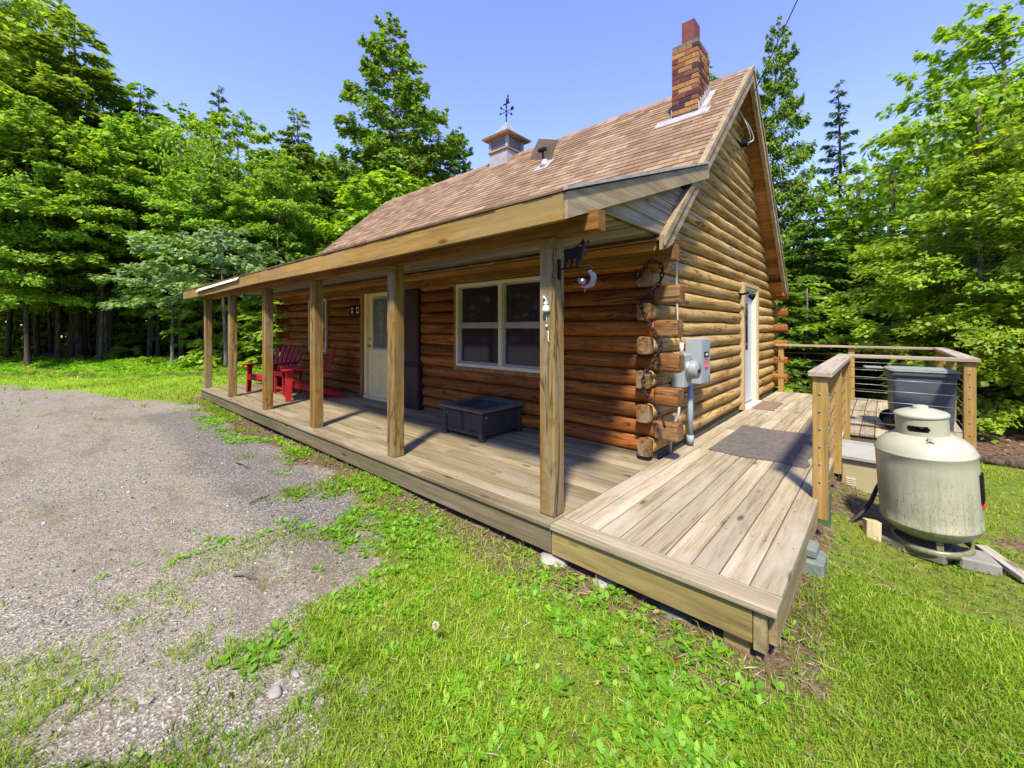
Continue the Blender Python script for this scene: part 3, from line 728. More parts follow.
# chimney
ch = MB(); cx0, cx1, cy0, cy1, cz0, cz1 = -.645, -.275, 3.86, 4.36, 4.05, 5.43
BH, BL = .064, .19; nrow = int((cz1-cz0)/(BH+.01))
for r_ in range(nrow):
    z = cz0+r_*(BH+.01); odd = r_ % 2
    def row(a0, a1):
        out = []; a = a0-(BL*.5 if odd else 0)
        while a < a1-.01:
            s0, s1 = max(a, a0), min(a+BL-.01, a1)
            if s1-s0 > .02: out.append((s0, s1))
            a += BL
        return out
    j = lambda: random.uniform(-.003, .003)
    for s0, s1 in row(cx0, cx1):
        ch.box(s0, s1, cy0+j(), cy0+.08, z, z+BH, ch=.004); ch.box(s0, s1, cy1-.08, cy1+j(), z, z+BH, ch=.004)
    for s0, s1 in row(cy0+.083, cy1-.083):
        ch.box(cx0+j(), cx0+.08, s0, s1, z, z+BH, ch=.004); ch.box(cx1-.08, cx1+j(), s0, s1, z, z+BH, ch=.004)
cho = ch.build('chimney', M['brick'], cabin)
m = MB(); m.box(cx0+.007, cx1-.007, cy0+.007, cy1-.007, cz0, cz1-.005); m.build('mortar', M['mortar'], cho).location = (0, 0, 0)
m = MB(); m.box(-.545, -.365, 3.98, 4.22, cz1-.01, 5.80); m.build('flue', M['flue'], cho).location = (0, 0, 0)
m = MB(); rz = lambda y: RIDGE[1]-MF*(RIDGE[0]-y)+.024
m.prism([(3.72, rz(3.72)), (3.86, rz(3.86)), (3.86, rz(3.86)+.012), (3.72, rz(3.72)+.012)], 'x', -.86, -.10)
for k in range(6):
    ya = 3.86+k*.085; m.box(cx1+.002, cx1+.012, ya, ya+.1, rz(ya), rz(ya)+.14+.01*(k % 2)); m.box(cx0-.012, cx0-.002, ya, ya+.1, rz(ya), rz(ya)+.14)
m.prism([(3.86, rz(3.86)), (4.4, rz(4.4)), (4.4, rz(4.4)+.01), (3.86, rz(3.86)+.01)], 'x', cx1+.012, cx1+.10)
m.build('flashing', M['flash'], cho).location = (0, 0, 0)
# cupola on the ridge
cu = MB(); ux, uy_ = -4.80, 4.8; a = .27
cu.box(ux-a, ux+a, uy_-a, uy_+a, 4.86, 5.30); co = cu.build('cupola', M['cup_wood'], cabin)
m = MB(); m.box(ux-a-.035, ux+a+.035, uy_-a-.035, uy_+a+.035, 5.30, 5.33); m.build('ledge', M['cup_trim'], co).location = (0, 0, 0)
m = MB(); b = a-.015
for sx in (-1, 1):
    for sy in (-1, 1): m.box(ux+sx*b-.03, ux+sx*b+.03, uy_+sy*b-.03, uy_+sy*b+.03, 5.33, 5.60)
m.box(ux-b+.03, ux+b-.03, uy_-b-.015, uy_+b+.015, 5.56, 5.60)
m.build('corner_post', M['cup_wood'], co).location = (0, 0, 0)
m = MB(); m.box(ux-.2, ux+.2, uy_-.2, uy_+.2, 5.33, 5.6)
for k in range(5):
    z = 5.345+k*.045
    for sgn in (-1, 1):
        m.prism([(uy_+sgn*(b-.02), z+.04), (uy_+sgn*(b+.02), z), (uy_+sgn*(b+.02), z+.012), (uy_+sgn*(b-.02), z+.052)], 'x', ux-b+.03, ux+b-.03)
        m.prism([(ux+sgn*(b-.02), z+.04), (ux+sgn*(b+.02), z), (ux+sgn*(b+.02), z+.012), (ux+sgn*(b-.02), z+.052)], 'y', uy_-b+.03, uy_+b-.03)
m.build('louvre', M['grey_frame'], co).location = (0, 0, 0)
m = MB(); m.box(ux-.40, ux+.40, uy_-.40, uy_+.40, 5.60, 5.625); m.build('eave', M['cup_trim'], co).location = (0, 0, 0)
m = MB(); prof = [(.41, 5.626), (.41, 5.645), (.30, 5.70), (.19, 5.79), (.10, 5.90), (.035, 6.02), (.001, 6.06)]; q4 = math.sqrt(2)
vs = []
for r_, z in prof:
    for sx, sy in ((-1, -1), (1, -1), (1, 1), (-1, 1)): vs.append((ux+sx*r_, uy_+sy*r_, z))
fs = [(i*4+k, i*4+(k+1) % 4, (i+1)*4+(k+1) % 4, (i+1)*4+k) for i in range(len(prof)-1) for k in range(4)]+[(3, 2, 1, 0)]
m.add(vs, fs); m.build('cupola_roof', M['cup_roof'], co).location = (0, 0, 0)
m = MB(); m.tube([(ux, uy_, 6.0), (ux, uy_, 6.60)], .012, 8); m.ball((ux, uy_, 6.22), .028); m.ball((ux, uy_, 6.40), .022)
for dx, dy in ((.0, .17), (.17, 0)):
    m.tube([(ux-dx, uy_-dy, 6.30), (ux+dx, uy_+dy, 6.30)], .007, 6)
m.box(ux+.14, ux+.22, uy_-.006, uy_+.006, 6.27, 6.35); m.box(ux-.21, ux-.16, uy_-.005, uy_+.005, 6.28, 6.32)
m.box(ux-.005, ux+.005, uy_-.20, uy_-.15, 6.28, 6.33); m.box(ux-.005, ux+.005, uy_+.15, uy_+.2, 6.28, 6.33)
wv = [(-.16, 6.50), (-.10, 6.53), (-.03, 6.52), (.02, 6.54), (.05, 6.62), (.035, 6.66), (.07, 6.72), (.10, 6.67), (.085, 6.64), (.11, 6.58), (.10, 6.52), (.18, 6.50), (.1, 6.49), (-.1, 6.49)]
m.prism([(ux+p[0]*.7, p[1]-.03) for p in wv], 'y', uy_-.005, uy_+.005)
m.build('weathervane', M['black'], co).location = (0, 0, 0)
# vent boot on the roof
vy = 3.76; vz = RIDGE[1]-MF*(RIDGE[0]-vy)
m = MB(); m.tube([(-2.90, vy, vz-.05), (-2.90, vy, vz+.02), (-2.90, vy, vz+.10)], [.10, .085, .05], 14)
m.prism([(vy-.16, vz-.147+.022), (vy+.14, vz+.129+.022), (vy+.14, vz+.129+.03), (vy-.16, vz-.147+.03)], 'x', -3.05, -2.75)
m.build('vent_boot', M['flash'], cabin)
# ------------------------------------------------------------------ decks
pd = wthing('porch_deck', 'long brown board deck under the porch roof along the cabin front', 'deck', (-4.8, .9, -.27))
def boards_x(mb, x0, x1, y0, y1, w, gap=.006, t=.034, cuts=2):
    y = y0
    while y < y1-.02:
        ye = min(y+w, y1); cs = sorted([x0, x1]+[random.uniform(x0+.8, x1-.8) for _ in range(cuts)])
        for a, b in zip(cs, cs[1:]):
            dz = random.uniform(-.0015, .0015); mb.box(a+.0015, b-.0015, y, ye-gap, -t+dz, dz, ch=.003)
        y += w
def boards_y(mb, x0, x1, y0, y1, w, gap=.007, t=.036, cuts=1):
    x = x0
    while x < x1-.02:
        xe = min(x+w, x1); cs = sorted([y0, y1]+[random.uniform(y0+1.8, y1-.9) for _ in range(cuts)])
        for a, b in zip(cs, cs[1:]):
            dz = random.uniform(-.0015, .0015); mb.box(x+.0005, xe-gap, a+.0015, b-.0015, -t+dz, dz, ch=.003)
        x += w
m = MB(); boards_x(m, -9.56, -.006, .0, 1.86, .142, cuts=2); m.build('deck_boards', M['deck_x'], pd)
m = MB()
for a, b in ((-9.54, -6.1), (-6.1, -2.9), (-2.9, -.006)): m.box(a+.001, b-.001, .022, .058, -.205, -.036)
m.box(-9.54, -9.50, .06, 1.8, -.2, -.036)
for jx in np.arange(-9.1, -.2, .61): m.box(jx, jx+.038, .06, 1.8, -.19, -.037)
m.build('rim_board', M['rim_old'], pd)
sd = wthing('side_deck', 'pale grey board walkway along the gable wall with a rear platform', 'deck', (.65, 4, -.4))
m = MB(); m.box(.0, 1.305, -.005, .142, -.036, .0, ch=.004)
m.build('border_board', M['deck_yx'], sd)
m = MB(); boards_y(m, .0, 1.309, .149, 7.96, .1455)
boards_y(m, 1.312, 2.44, 4.55, 7.96, .1405, cuts=0)
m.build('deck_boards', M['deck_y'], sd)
m = MB(); m.box(.002, 1.20, .018, .056, -.205, -.037); m.build('rim_board', M['rim'], sd)
m = MB(); m.box(1.205, 1.26, .02, .075, -.235, -.037); m.box(1.262, 1.297, .06, 4.6, -.2, -.0375)
for jy in np.arange(.7, 7.8, .6): m.box(.03, 1.26, jy, jy+.038, -.2, -.038)
m.box(.03, .068, .058, 7.9, -.21, -.0385)
m.build_each('joist', M['rim_y'], sd)
m = MB(); m.box(1.30, 2.43, 4.575, 4.613, -.21, -.037); m.box(2.392, 2.43, 4.615, 7.9, -.21, -.037); m.box(.07, 2.39, 7.9, 7.938, -.21, -.0375)
m.build_each('rim_board', M['rim_old'], sd)
for (x, y, z0) in ((1.12, .10, -.34), (.75, 3.0, -.5), (1.2, 4.7, -.5), (2.33, 4.7, -.62), (2.33, 7.7, -1.2), (.3, 7.7, -.6)):
    MB().box(x-.06, x+.06, y-.045, y+.045, z0-.1, -.2, ch=.004).build('support_post', M['rim'], sd)
o = MB().box(1.262, 1.345, 2.06, 2.15, -.6, -.05, ch=.005).build('support_post', M['green_post'], sd); o['label'] = 'green treated post beside the generator'
def screws(xs, ys, parent):
    mb = MB()
    for x in xs:
        for y in ys:
            a, b = x+random.uniform(-.006, .006), y+random.uniform(-.008, .008)
            vs = [(a+.0048*math.cos(k*math.pi/4), b+.0048*math.sin(k*math.pi/4), .0023) for k in range(8)]; mb.add(vs, [tuple(range(8))])
    tag(mb.build('screw_heads', M['screw'], parent, fix=False), kind='stuff')
screws([i*.1455+q for i in range(9) for q in (.03, .112)], [.72+.6*k for k in range(12)], sd)
screws(list(np.arange(-9.08, -.2, .61)), [i*.142+q for i in range(12) for q in (.03, .106)], pd)
rl = wthing('deck_railing', 'wooden railing with horizontal steel cables round the rear platform', 'railing', (1.3, 4.6, 0))
def rpost(x, y, z0=-.15, z1=.945, w=.095):
    o = MB().box(x, x+w, y, y+w, z0, z1, ch=.004).build('post', M['rail'], rl)
    b = MB()
    for k in range(6):
        z = .14+k*.135; b.ball((x+w/2, y-.004, z), .0075, 8, 6); b.ball((x+w+.003, y+w/2, z), .0065, 8, 6)
    b.build_each('cable_end', M['steel'], o)
for (x, y, z0) in ((1.262, 1.70, -.15), (1.262, 3.05, -.15), (1.262, 4.50, -.15), (2.335, 4.50, -.2), (2.335, 6.2, -.1), (2.335, 7.84, -.1), (1.17, 7.85, 0), (.04, 7.85, 0)): rpost(x, y, z0)
m = MB(); m.box(1.235, 1.385, 1.67, 4.46, .946, .986, ch=.005); m.box(2.31, 2.46, 4.61, 7.96, .946, .986, ch=.005); m.build_each('cap_rail', M['rail_y'], rl)
m = MB(); m.box(1.235, 2.46, 4.462, 4.608, .9465, .9865, ch=.005); m.box(.0, 2.308, 7.80, 7.94, .9465, .9865, ch=.005); m.build_each('cap_rail', M['rail_x'], rl)
for k in range(6):
    z = .14+k*.135
    for p, q in (((1.31, 1.79, z), (1.31, 4.52, z)), ((1.35, 4.548, z+.01), (2.34, 4.548, z+.01)), ((2.383, 4.59, z), (2.383, 7.86, z)), ((.13, 7.9, z), (2.34, 7.9, z))):
        MB().tube([p, q], .0035, 6).build('cable', M['steel'], rl)
# stones and piers under the decks
def rock(name, c, s, m_, label, cat, group=None, seed=0, flat=.6):
    mb = MB(); r2 = random.Random(seed)
    bm = bmesh.new(); bmesh.ops.create_icosphere(bm, subdivisions=2, radius=1)
    ph = [r2.uniform(0, 6) for _ in range(4)]
    for v in bm.verts:
        k = 1+.16*math.sin(2.3*v.co.x+ph[0])+.13*math.sin(3.1*v.co.y+ph[1])+.10*math.sin(4.7*v.co.z+5*v.co.x+ph[2])+r2.uniform(-.05, .05)
        q = v.co*k; q.x = math.copysign(abs(q.x)**.8, q.x); q.y = math.copysign(abs(q.y)**.8, q.y); q.z = math.copysign(abs(q.z)**.7, q.z)
        v.co = Vector((q.x*s[0], q.y*s[1], q.z*s[2]))
    bm.verts.index_update(); vs = [v.co.copy() for v in bm.verts]; fs = [[v.index for v in f.verts] for f in bm.faces]; bm.free()
    mb.add(vs, fs, True); o = mb.build(name, m_); o.location = c; o.rotation_euler = (0, 0, r2.uniform(0, 6)); return tag(o, label, cat, group)
rock('foundation_stone', (-.02, .06, -.275), (.12, .08, .05), M['stone'], 'pale stone propping the deck seam below the front porch post', 'stone', seed=1)
rock('foundation_stone', (.37, .13, -.30), (.13, .08, .05), M['stone'], 'flat stone under the middle of the walkway front rim', 'stone', seed=2)
rock('foundation_stone', (.78, .13, -.31), (.18, .09, .045), M['slab'], 'long low stone in the shade close to the walkway corner', 'stone', seed=3)
o = MB().box(-.13, .13, -.11, .11, 0, .15, ch=.015).box(-.09, .09, -.08, .08, .15, .22, ch=.015).build('deck_pier', M['pier']); o.location = (1.26, 1.16, height(1.26, 1.16)-.06); tag(o, 'green grey concrete block under the walkway edge', 'concrete block')

# ------------------------------------------------------------------ things on the porch
def adirondack(name):
    t = thing(name, 'x', 'chair')
    s = MB()                                                                 # faces -y
    for k in range(7):
        f = k/6; y = -.36+.52*f; z = .37-.13*f
        s.box(-.26, .26, y, y+.072, z-.02, z, M=Matrix.Translation((0, y, z)) @ Matrix.Rotation(R(-14), 4, 'X') @ Matrix.Translation((0, -y, -z)))
    s.build('seat', M['red'], t)
    b = MB(); Mb = Matrix.Translation((0, .14, .24)) @ Matrix.Rotation(R(-25), 4, 'X')
    Ls = [.60, .70, .755, .775, .755, .70, .60]
    for k in range(7):
        a = (k-3)*R(4.2); xx = (k-3)*.078
        b.prism([(-.036, 0), (.036, 0), (.040, Ls[k]-.03), (.018, Ls[k]), (-.018, Ls[k]), (-.040, Ls[k]-.03)], 'y', -.01, .01, M=Mb @ Matrix.Translation((xx, 0, 0)) @ Matrix.Rotation(a, 4, 'Y'))
    b.box(-.27, .27, .012, .032, .06, .12, M=Mb); b.box(-.30, .30, .012, .034, .36, .43, M=Mb)
    b.build('backrest', M['red'], t)
    for sx in (-1, 1):
        a = MB(); x = sx*.315
        a.prism([(x-.07, -.44), (x-.03, -.47), (x+.03, -.47), (x+.07, -.44), (x+.065, .0), (x+.035, .34), (x-.035, .34), (x-.065, .0)], 'z', .555, .58)
        a.prism([(-.36, .50), (-.26, .553), (-.36, .553)], 'x', x-.012, x+.012)
        a.build('armrest', M['red'], t)
        l = MB(); l.prism([(-.40, 0), (-.30, 0), (-.27, .553), (-.37, .553)], 'x', sx*.275-.016+sx*.018, sx*.275+.016+sx*.018); l.build('front_leg', M['red'], t)
        l = MB(); l.prism([(-.37, .26), (-.37, .36), (.10, .235), (.62, .06), (.62, .0), (.50, .0), (.05, .14)], 'x', sx*.255-.013, sx*.255+.013); l.build('rear_leg', M['red'], t)
    MB().box(-.27, .27, -.385, -.362, .25, .35).build('apron', M['red'], t)
    return t
c1 = adirondack('adirondack_chair'); c1.location = (-8.02, .98, .003); c1.rotation_euler = (0, 0, R(30))
tag(c1, 'red slatted porch chair with its fan back towards the end of the porch', 'chair', 'red porch chairs')
copy_thing(c1, (-6.45, 1.06, .003), R(-18), None, 'red slatted porch chair nearest the cream door, seen from its side', 'red porch chairs')
st = thing('side_table', 'small red slatted table between the two porch chairs', 'table', (-7.30, 1.0, .003), R(5))
m = MB()
for k in range(5): m.box(-.23+k*.094, -.23+k*.094+.086, -.22, .22, .43, .45, ch=.004)
m.build('tabletop', M['red'], st)
for sx in (-1, 1):
    for sy in (-1, 1): MB().box(sx*.17-.02, sx*.17+.02, sy*.16-.02, sy*.16+.02, 0, .43).build('leg', M['red'], st)
m = MB(); m.box(-.15, .15, -.17, -.15, .1, .14); m.box(-.15, .15, .15, .17, .1, .14); m.box(-.19, .19, -.19, -.18, .37, .43); m.box(-.19, .19, .18, .19, .37, .43); m.build_each('stretcher', M['red'], st)
# fire pit
fp = thing('fire_pit', 'square dark slate metal fire pit below the front window', 'fire pit', (-2.125, 1.43, .003))
A = .325; m = MB()
for sx, sy, w, h in ((0, -1, A, .012), (0, 1, A, .012), (-1, 0, .012, A), (1, 0, .012, A)):
    m.box(sx*A-w*(1 if sx == 0 else 1)+ (0), sx*A+w, sy*A-h, sy*A+h, .05, .335)
m.build('panel', M['firepit'], fp)
m = MB()
for sgn in (-1, 1):
    for a, b in ((-.30, -.01), (.01, .30)):
        for z0_, z1_ in ((.085, .095), (.30, .31)): m.box(a, b, sgn*(A+.018)-.006, sgn*(A+.018)+.006, z0_, z1_); m.box(sgn*(A+.018)-.006, sgn*(A+.018)+.006, a, b, z0_, z1_)
        for c_ in (a+.01, b-.01): m.box(c_-.006, c_+.006, sgn*(A+.018)-.005, sgn*(A+.018)+.005, .095, .30); m.box(sgn*(A+.018)-.005, sgn*(A+.018)+.005, c_-.006, c_+.006, .095, .30)
m.build('panel_moulding', M['firepit'], fp)
for sx in (-1, 1):
    for sy in (-1, 1): MB().box(sx*A-.03, sx*A+.03, sy*A-.03, sy*A+.03, .028, .338, ch=.004).box(sx*A-.04, sx*A+.04, sy*A-.04, sy*A+.04, 0, .028, ch=.004).build('leg', M['firepit'], fp)
m = MB(); o_, i_ = .405, .31
for b in ((-o_, o_, -o_, -i_), (-o_, o_, i_, o_), (-o_, -i_, -i_+.001, i_-.001), (i_, o_, -i_+.001, i_-.001)): m.box(b[0], b[1], b[2], b[3], .338, .368, ch=.004)
m.build('rim', M['pit_rim'], fp)
m = MB(); prof = [(.31, .345), (.29, .22), (.22, .12), (.001, .08)]; vs = []
for r_, z in prof:
    for k in range(24):
        an = 2*math.pi*k/24; ca, sa = math.cos(an), math.sin(an); q = .3 if r_ > .3 else .55
        vs.append((math.copysign(abs(ca)**q, ca)*r_, math.copysign(abs(sa)**q, sa)*r_, z))
m.add(vs, [(i*24+k, i*24+(k+1) % 24, (i+1)*24+(k+1) % 24, (i+1)*24+k) for i in range(3) for k in range(24)], True)
m.build('bowl', M['ash'], fp, fix=False)
m = MB()
for (x, y) in ((-.27, -A-.02), (A+.02, -.27)): m.ball((x, y, .27), .013, 8, 6)
m.build('screw_head', M['steel'], fp)
# moose bracket and what hangs on it, seen on the near porch post
mo = MB(); my = .14
mo.box(-.030, -.016, my-.012, my+.012, 1.66, 1.80)
mo.tube([(-.02, my, 1.732), (.215, my, 1.732)], .006, 6)
pts = [(.215+.03*math.sin(a), my, 1.732-.03+.03*math.cos(a)) for a in np.linspace(0, 4.2, 12)]; mo.tube(pts, .005, 6)
S = lambda x, z: (.0+x*.225, 1.735+z*.205)
body = [(.06, .02), (.12, .0), (.16, .0), (.15, .05), (.19, .18), (.22, .26), (.30, .28), (.33, .17), (.30, .02), (.36, .0), (.37, .03), (.38, .16), (.42, .28), (.52, .28), (.53, .15), (.52, .02), (.58, 0), (.585, .04), (.59, .18), (.64, .30), (.655, .14), (.64, .02), (.70, 0), (.715, .03), (.72, .22), (.73, .35), (.78, .40), (.80, .34), (.84, .36), (.86, .42), (.92, .44), (.95, .49), (.90, .55), (.85, .58), (.80, .62), (.74, .64), (.66, .66), (.58, .70), (.48, .66), (.35, .62), (.22, .62), (.12, .60), (.08, .52), (.10, .40), (.09, .24)]
mo.prism([S(*p) for p in body], 'y', my-.003, my+.003)
ant = [(.74, .63), (.70, .72), (.62, .74), (.64, .79), (.70, .79), (.68, .86), (.74, .82), (.76, .90), (.80, .82), (.83, .72), (.88, .76), (.90, .84), (.94, .77), (1.0, .80), (.97, .72), (1.03, .70), (.95, .66), (.86, .64), (.80, .61)]
mo.prism([S(*p) for p in ant], 'y', my-.0032, my+.0032)
o = whole(mo.build('moose_bracket', M['black']), (-.02, my, 1.66)); tag(o, 'black iron bracket with a standing moose on the near porch post', 'bracket')
cr = MB(); cc = (.205, 1.645); R1 = .062
outer = [(cc[0]+R1*math.cos(a), cc[1]+R1*math.sin(a)) for a in np.linspace(R(70), R(-190), 22)]
inner = [(cc[0]-.018+.050*math.cos(a), cc[1]+.004+.050*math.sin(a)) for a in np.linspace(R(-185), R(62), 20)]
cr.prism(outer+inner, 'y', my-.012, my+.012)
cr.ball((cc[0]-.04, my, cc[1]-.012), .024, 14, 10); cr.tube([(cc[0]+.03, my, cc[1]+.055), (.215, my, 1.70)], .002, 5)
cr.tube([(cc[0]-.02, my, cc[1]-.055), (cc[0]-.02, my, cc[1]-.09)], .003, 5)
o = whole(cr.build('crescent_ornament', M['silver']), (.2, my, 1.57)); tag(o, 'shiny crescent moon ornament hanging from the moose bracket', 'ornament')
m = MB(); yx = .079
m.tube([(-.085, yx, 1.50), (-.10, yx, 1.53), (-.118, yx, 1.545)], .005, 6); m.lathe([(.001, .0), (.022, .001), (.030, .012), (.024, .035), (.012, .05), (.001, .056)], (-.088, .072, 1.43), 14)
m.ball((-.088, .070, 1.492), .016, 10, 8); m.ball((-.108, .074, 1.535), .010, 8, 6)
m.tube([(-.088, yx, 1.43), (-.088, yx, 1.335)], .0025, 5); m.ball((-.088, yx, 1.335), .010, 8, 6)
m.tube([(-.075, yx, 1.30), (-.075, yx, 1.235), (-.055, yx-.012, 1.225)], .003, 5)
o = whole(m.build('bell_charm', M['charm']), (-.088, .08, 1.33)); tag(o, 'small white bell shaped charm hung on the near porch post', 'ornament')
# two plaques by the door
for k, lab in ((0, 'black wall plaque with a small pale figure, left of the cream door'), (1, 'black wall plaque with a pale ring and bar, beside the cream door frame')):
    x0 = -6.21+k*.21
    t = wthing('wall_plaque', lab, 'plaque', (x0, 1.75, 1.58), None)
    MB().box(x0, x0+.19, YF-.035, YF-.003, 1.58, 1.76, ch=.004).build('plate', M['black'], t)
    q = MB(); yq = YF-.037
    if k == 0:
        q.box(x0+.05, x0+.085, yq-.003, yq+.002, 1.685, 1.715); q.box(x0+.10, x0+.135, yq-.003, yq+.002, 1.685, 1.715); q.box(x0+.06, x0+.125, yq-.003, yq+.002, 1.61, 1.66)
    else:
        q.tube([(x0+.095+.045*math.cos(a), yq, 1.685+.038*math.sin(a)) for a in np.linspace(R(-40), R(220), 16)], .010, 6); q.box(x0+.045, x0+.15, yq-.003, yq+.002, 1.605, 1.635)
    q.build('emblem', M['white'], t)
# rusty chain draped on the log ends
m = MB(); path = [(-0.13, 1.66, 1.83), (-0.036, 1.665, 1.967), (0.086, 1.673, 1.912), (0.067, 1.665, 1.751), (-0.104, 1.673, 1.595), (-0.104, 1.665, 1.506), (-0.013, 1.673, 1.319), (0.076, 1.665, 1.213), (0.066, 1.673, 1.088), (-0.038, 1.665, 0.919), (-0.084, 1.673, 0.876), (-0.085, 1.665, 0.709), (0.026, 1.673, 0.569), (0.095, 1.665, 0.459)]
def cat_rom(P, n):
    P = [Vector(p) for p in P]; out = []
    for i in range(len(P)-1):
        a, b, c, d = P[max(i-1, 0)], P[i], P[i+1], P[min(i+2, len(P)-1)]
        for k in range(n):
            t = k/n; out.append(.5*((2*b)+(c-a)*t+(2*a-5*b+4*c-d)*t*t+(3*b-a-3*c+d)*t**3))
    return out+[P[-1]]
pp = cat_rom(path, 14); dist = [0]
for a, b in zip(pp, pp[1:]): dist.append(dist[-1]+(b-a).length)
step = .047; n = int(dist[-1]/step)
for k in range(n):
    s_ = (k+.5)*step; i = max(j for j in range(len(dist)) if dist[j] <= s_); i = min(i, len(pp)-2)
    f_ = (s_-dist[i])/max(1e-6, dist[i+1]-dist[i]); c = pp[i].lerp(pp[i+1], f_); tg = (pp[i+1]-pp[i]).normalized()
    nn = tg.cross(Vector((0, 1, 0))).normalized(); bb = tg.cross(nn); 
    if k % 2: nn, bb = bb, nn
    L_ = .034; w_ = .016
    m.tube([c+tg*(L_*math.cos(a))+nn*(w_*math.sin(a)) for a in np.linspace(0, 2*math.pi, 11)], .0072, 5, caps=False)
m.tube([(-.165+.042*math.cos(a), 1.67, 1.85+.042*math.sin(a)) for a in np.linspace(0, 2*math.pi, 17)], .010, 6, caps=False)
m.tube([(0.095, 1.665, 0.459), (0.125, 1.66, 0.369)], .012, 6)
o = whole(m.build('rusty_chain', M['rust']), (-.08, 1.5, .3)); tag(o, 'rusty chain draped down the log ends at the cabin corner', 'chain')

# ------------------------------------------------------------------ on the gable wall
t = wthing('disconnect_box', 'grey steel switch box with a red label on the gable wall', 'electrical box', (.03, 2.85, .68))
MB().box(-.05, .13, 2.69, 3.00, .68, 1.20, ch=.006).build('box', M['boxgrey'], t)
MB().box(.131, .138, 2.70, 2.99, .69, 1.19, ch=.003).build('cover', M['boxgrey'], t)
m = MB(); m.box(.139, .143, 2.77, 2.93, .985, 1.045); m.build('display_label', M['black'], t)
m = MB(); m.box(.143, .1445, 2.81, 2.90, 1.002, 1.03); m.build('label_text', M['white'], t)
m = MB(); m.box(.139, .142, 2.79, 2.90, .85, .965); lb = m.build('warning_label', M['redlabel'], t)
m = MB()
for k, (a, b) in enumerate(((2.80, 2.84), (2.85, 2.89), (2.805, 2.87), (2.80, 2.89))): m.box(.142, .1432, a, b, .94-.022*k, .948-.022*k)
m.build('label_text', M['white'], lb)
MB().box(.139, .147, 2.93, 2.96, .70, .76).build('hasp', M['steel'], t)
t = wthing('electric_meter', 'grey electric meter with a round glass dial and conduits at the cabin corner', 'meter', (.05, 2.45, 0))
MB().box(-.05, .085, 2.27, 2.52, .68, 1.03, ch=.006).build('socket_box', M['boxgrey'], t)
Mx = Matrix.Translation((.085, 2.42, .87)) @ Matrix.Rotation(R(90), 4, 'Y')
MB().lathe([(.11, 0), (.115, .025), (.108, .03)], (0, 0, 0), 28, Mx).build('ring', M['steel'], t)
MB().lathe([(.104, .028), (.10, .08), (.085, .105), (.001, .112)], (0, 0, 0), 28, Mx).build('dial_cover', M['lid'], t)
MB().box(.185, .199, 2.38, 2.44, .84, .875).build('dial_face', M['black'], t)
m = MB(); m.tube([(.055, 2.56, .70), (.055, 2.56, .05)], .030, 14); m.tube([(.055, 2.56, .12), (.055, 2.56, .02)], .038, 14); m.build('conduit', M['pipe'], t)
m = MB(); m.tube([(.03, 2.30, .69), (.03, 2.28, .42), (-.01, 2.16, .22), (-.01, 2.14, .0)], .014, 8); m.build('conduit', M['pipe_pale'], t)
m = MB(); m.tube([(.03, 2.36, 1.03), (.03, 2.36, 1.16)], .022, 10); m.tube([(.03, 2.36, 1.16), (.012, 2.30, 1.3), (.012, 2.26, 1.75), (.012, 2.26, 2.06)], .010, 8); m.build('service_cable', M['pipe_pale'], t)
t = wthing('wall_lamp', 'small black lamp on the gable wall beside the white door', 'lamp', (.0, 5.08, 1.83))
MB().box(-.05, -.02, 5.03, 5.13, 1.78, 1.88, ch=.006).build('mount', M['black'], t)
m = MB(); m.tube([(-.02, 5.08, 1.85), (.10, 5.06, 1.87)], .018, 8); m.lathe([(.028, 0), (.055, .08), (.05, .085)], (.10, 5.06, 1.83), 14, Matrix.Rotation(R(115), 4, 'Y')); m.build('lamp_shade', M['black'], t)
# mats
def floormat(name, x0, x1, y0, y1, z, m_, label, border=None, rot=0):
    mb = MB(); nx, ny = 14, 26; vs = []
    for i in range(nx+1):
        for j in range(ny+1):
            x, y = x0+(x1-x0)*i/nx, y0+(y1-y0)*j/ny
            vs.append((x+.02*math.sin(j*.9)*(i == nx), y+.025*math.sin(i*.7+1)*(j in (0, ny)), z+.011+.004*math.sin(j*1.7)*math.sin(i*.6)))
    N = len(vs); vs += [(a, b, z+.0025) for a, b, c in vs]; q = lambda i, j: i*(ny+1)+j
    fs = [(q(i, j), q(i+1, j), q(i+1, j+1), q(i, j+1)) for i in range(nx) for j in range(ny)]
    fs += [tuple(N+k for k in reversed(f)) for f in fs]
    for i in range(nx): fs += [(q(i, 0), N+q(i, 0), N+q(i+1, 0), q(i+1, 0)), (q(i, ny), q(i+1, ny), N+q(i+1, ny), N+q(i, ny))]
    for j in range(ny): fs += [(q(0, j), q(0, j+1), N+q(0, j+1), N+q(0, j)), (q(nx, j), N+q(nx, j), N+q(nx, j+1), q(nx, j+1))]
    mb.add(vs, fs); o = mb.build(name, m_); 
    whole(o, ((x0+x1)/2, (y0+y1)/2, z)); tag(o, label, 'mat'); return o
floormat('rubber_mat', .26, 1.13, 2.50, 4.0, .0, M['mat_rubber'], 'large grey ribbed mat lying on the walkway')
floormat('doormat', .02, .36, 5.45, 6.35, .0, M['mat_coir'], 'small brown doormat outside the white gable door')

HOSE = [(1.67, 2.72, -.03), (1.629, 2.7, -.117), (1.583, 2.6, -.232), (1.505, 2.5, -.337), (1.39, 2.35, -.425), (1.263, 2.2, -.45), (1.2, 2.15, -.46)]
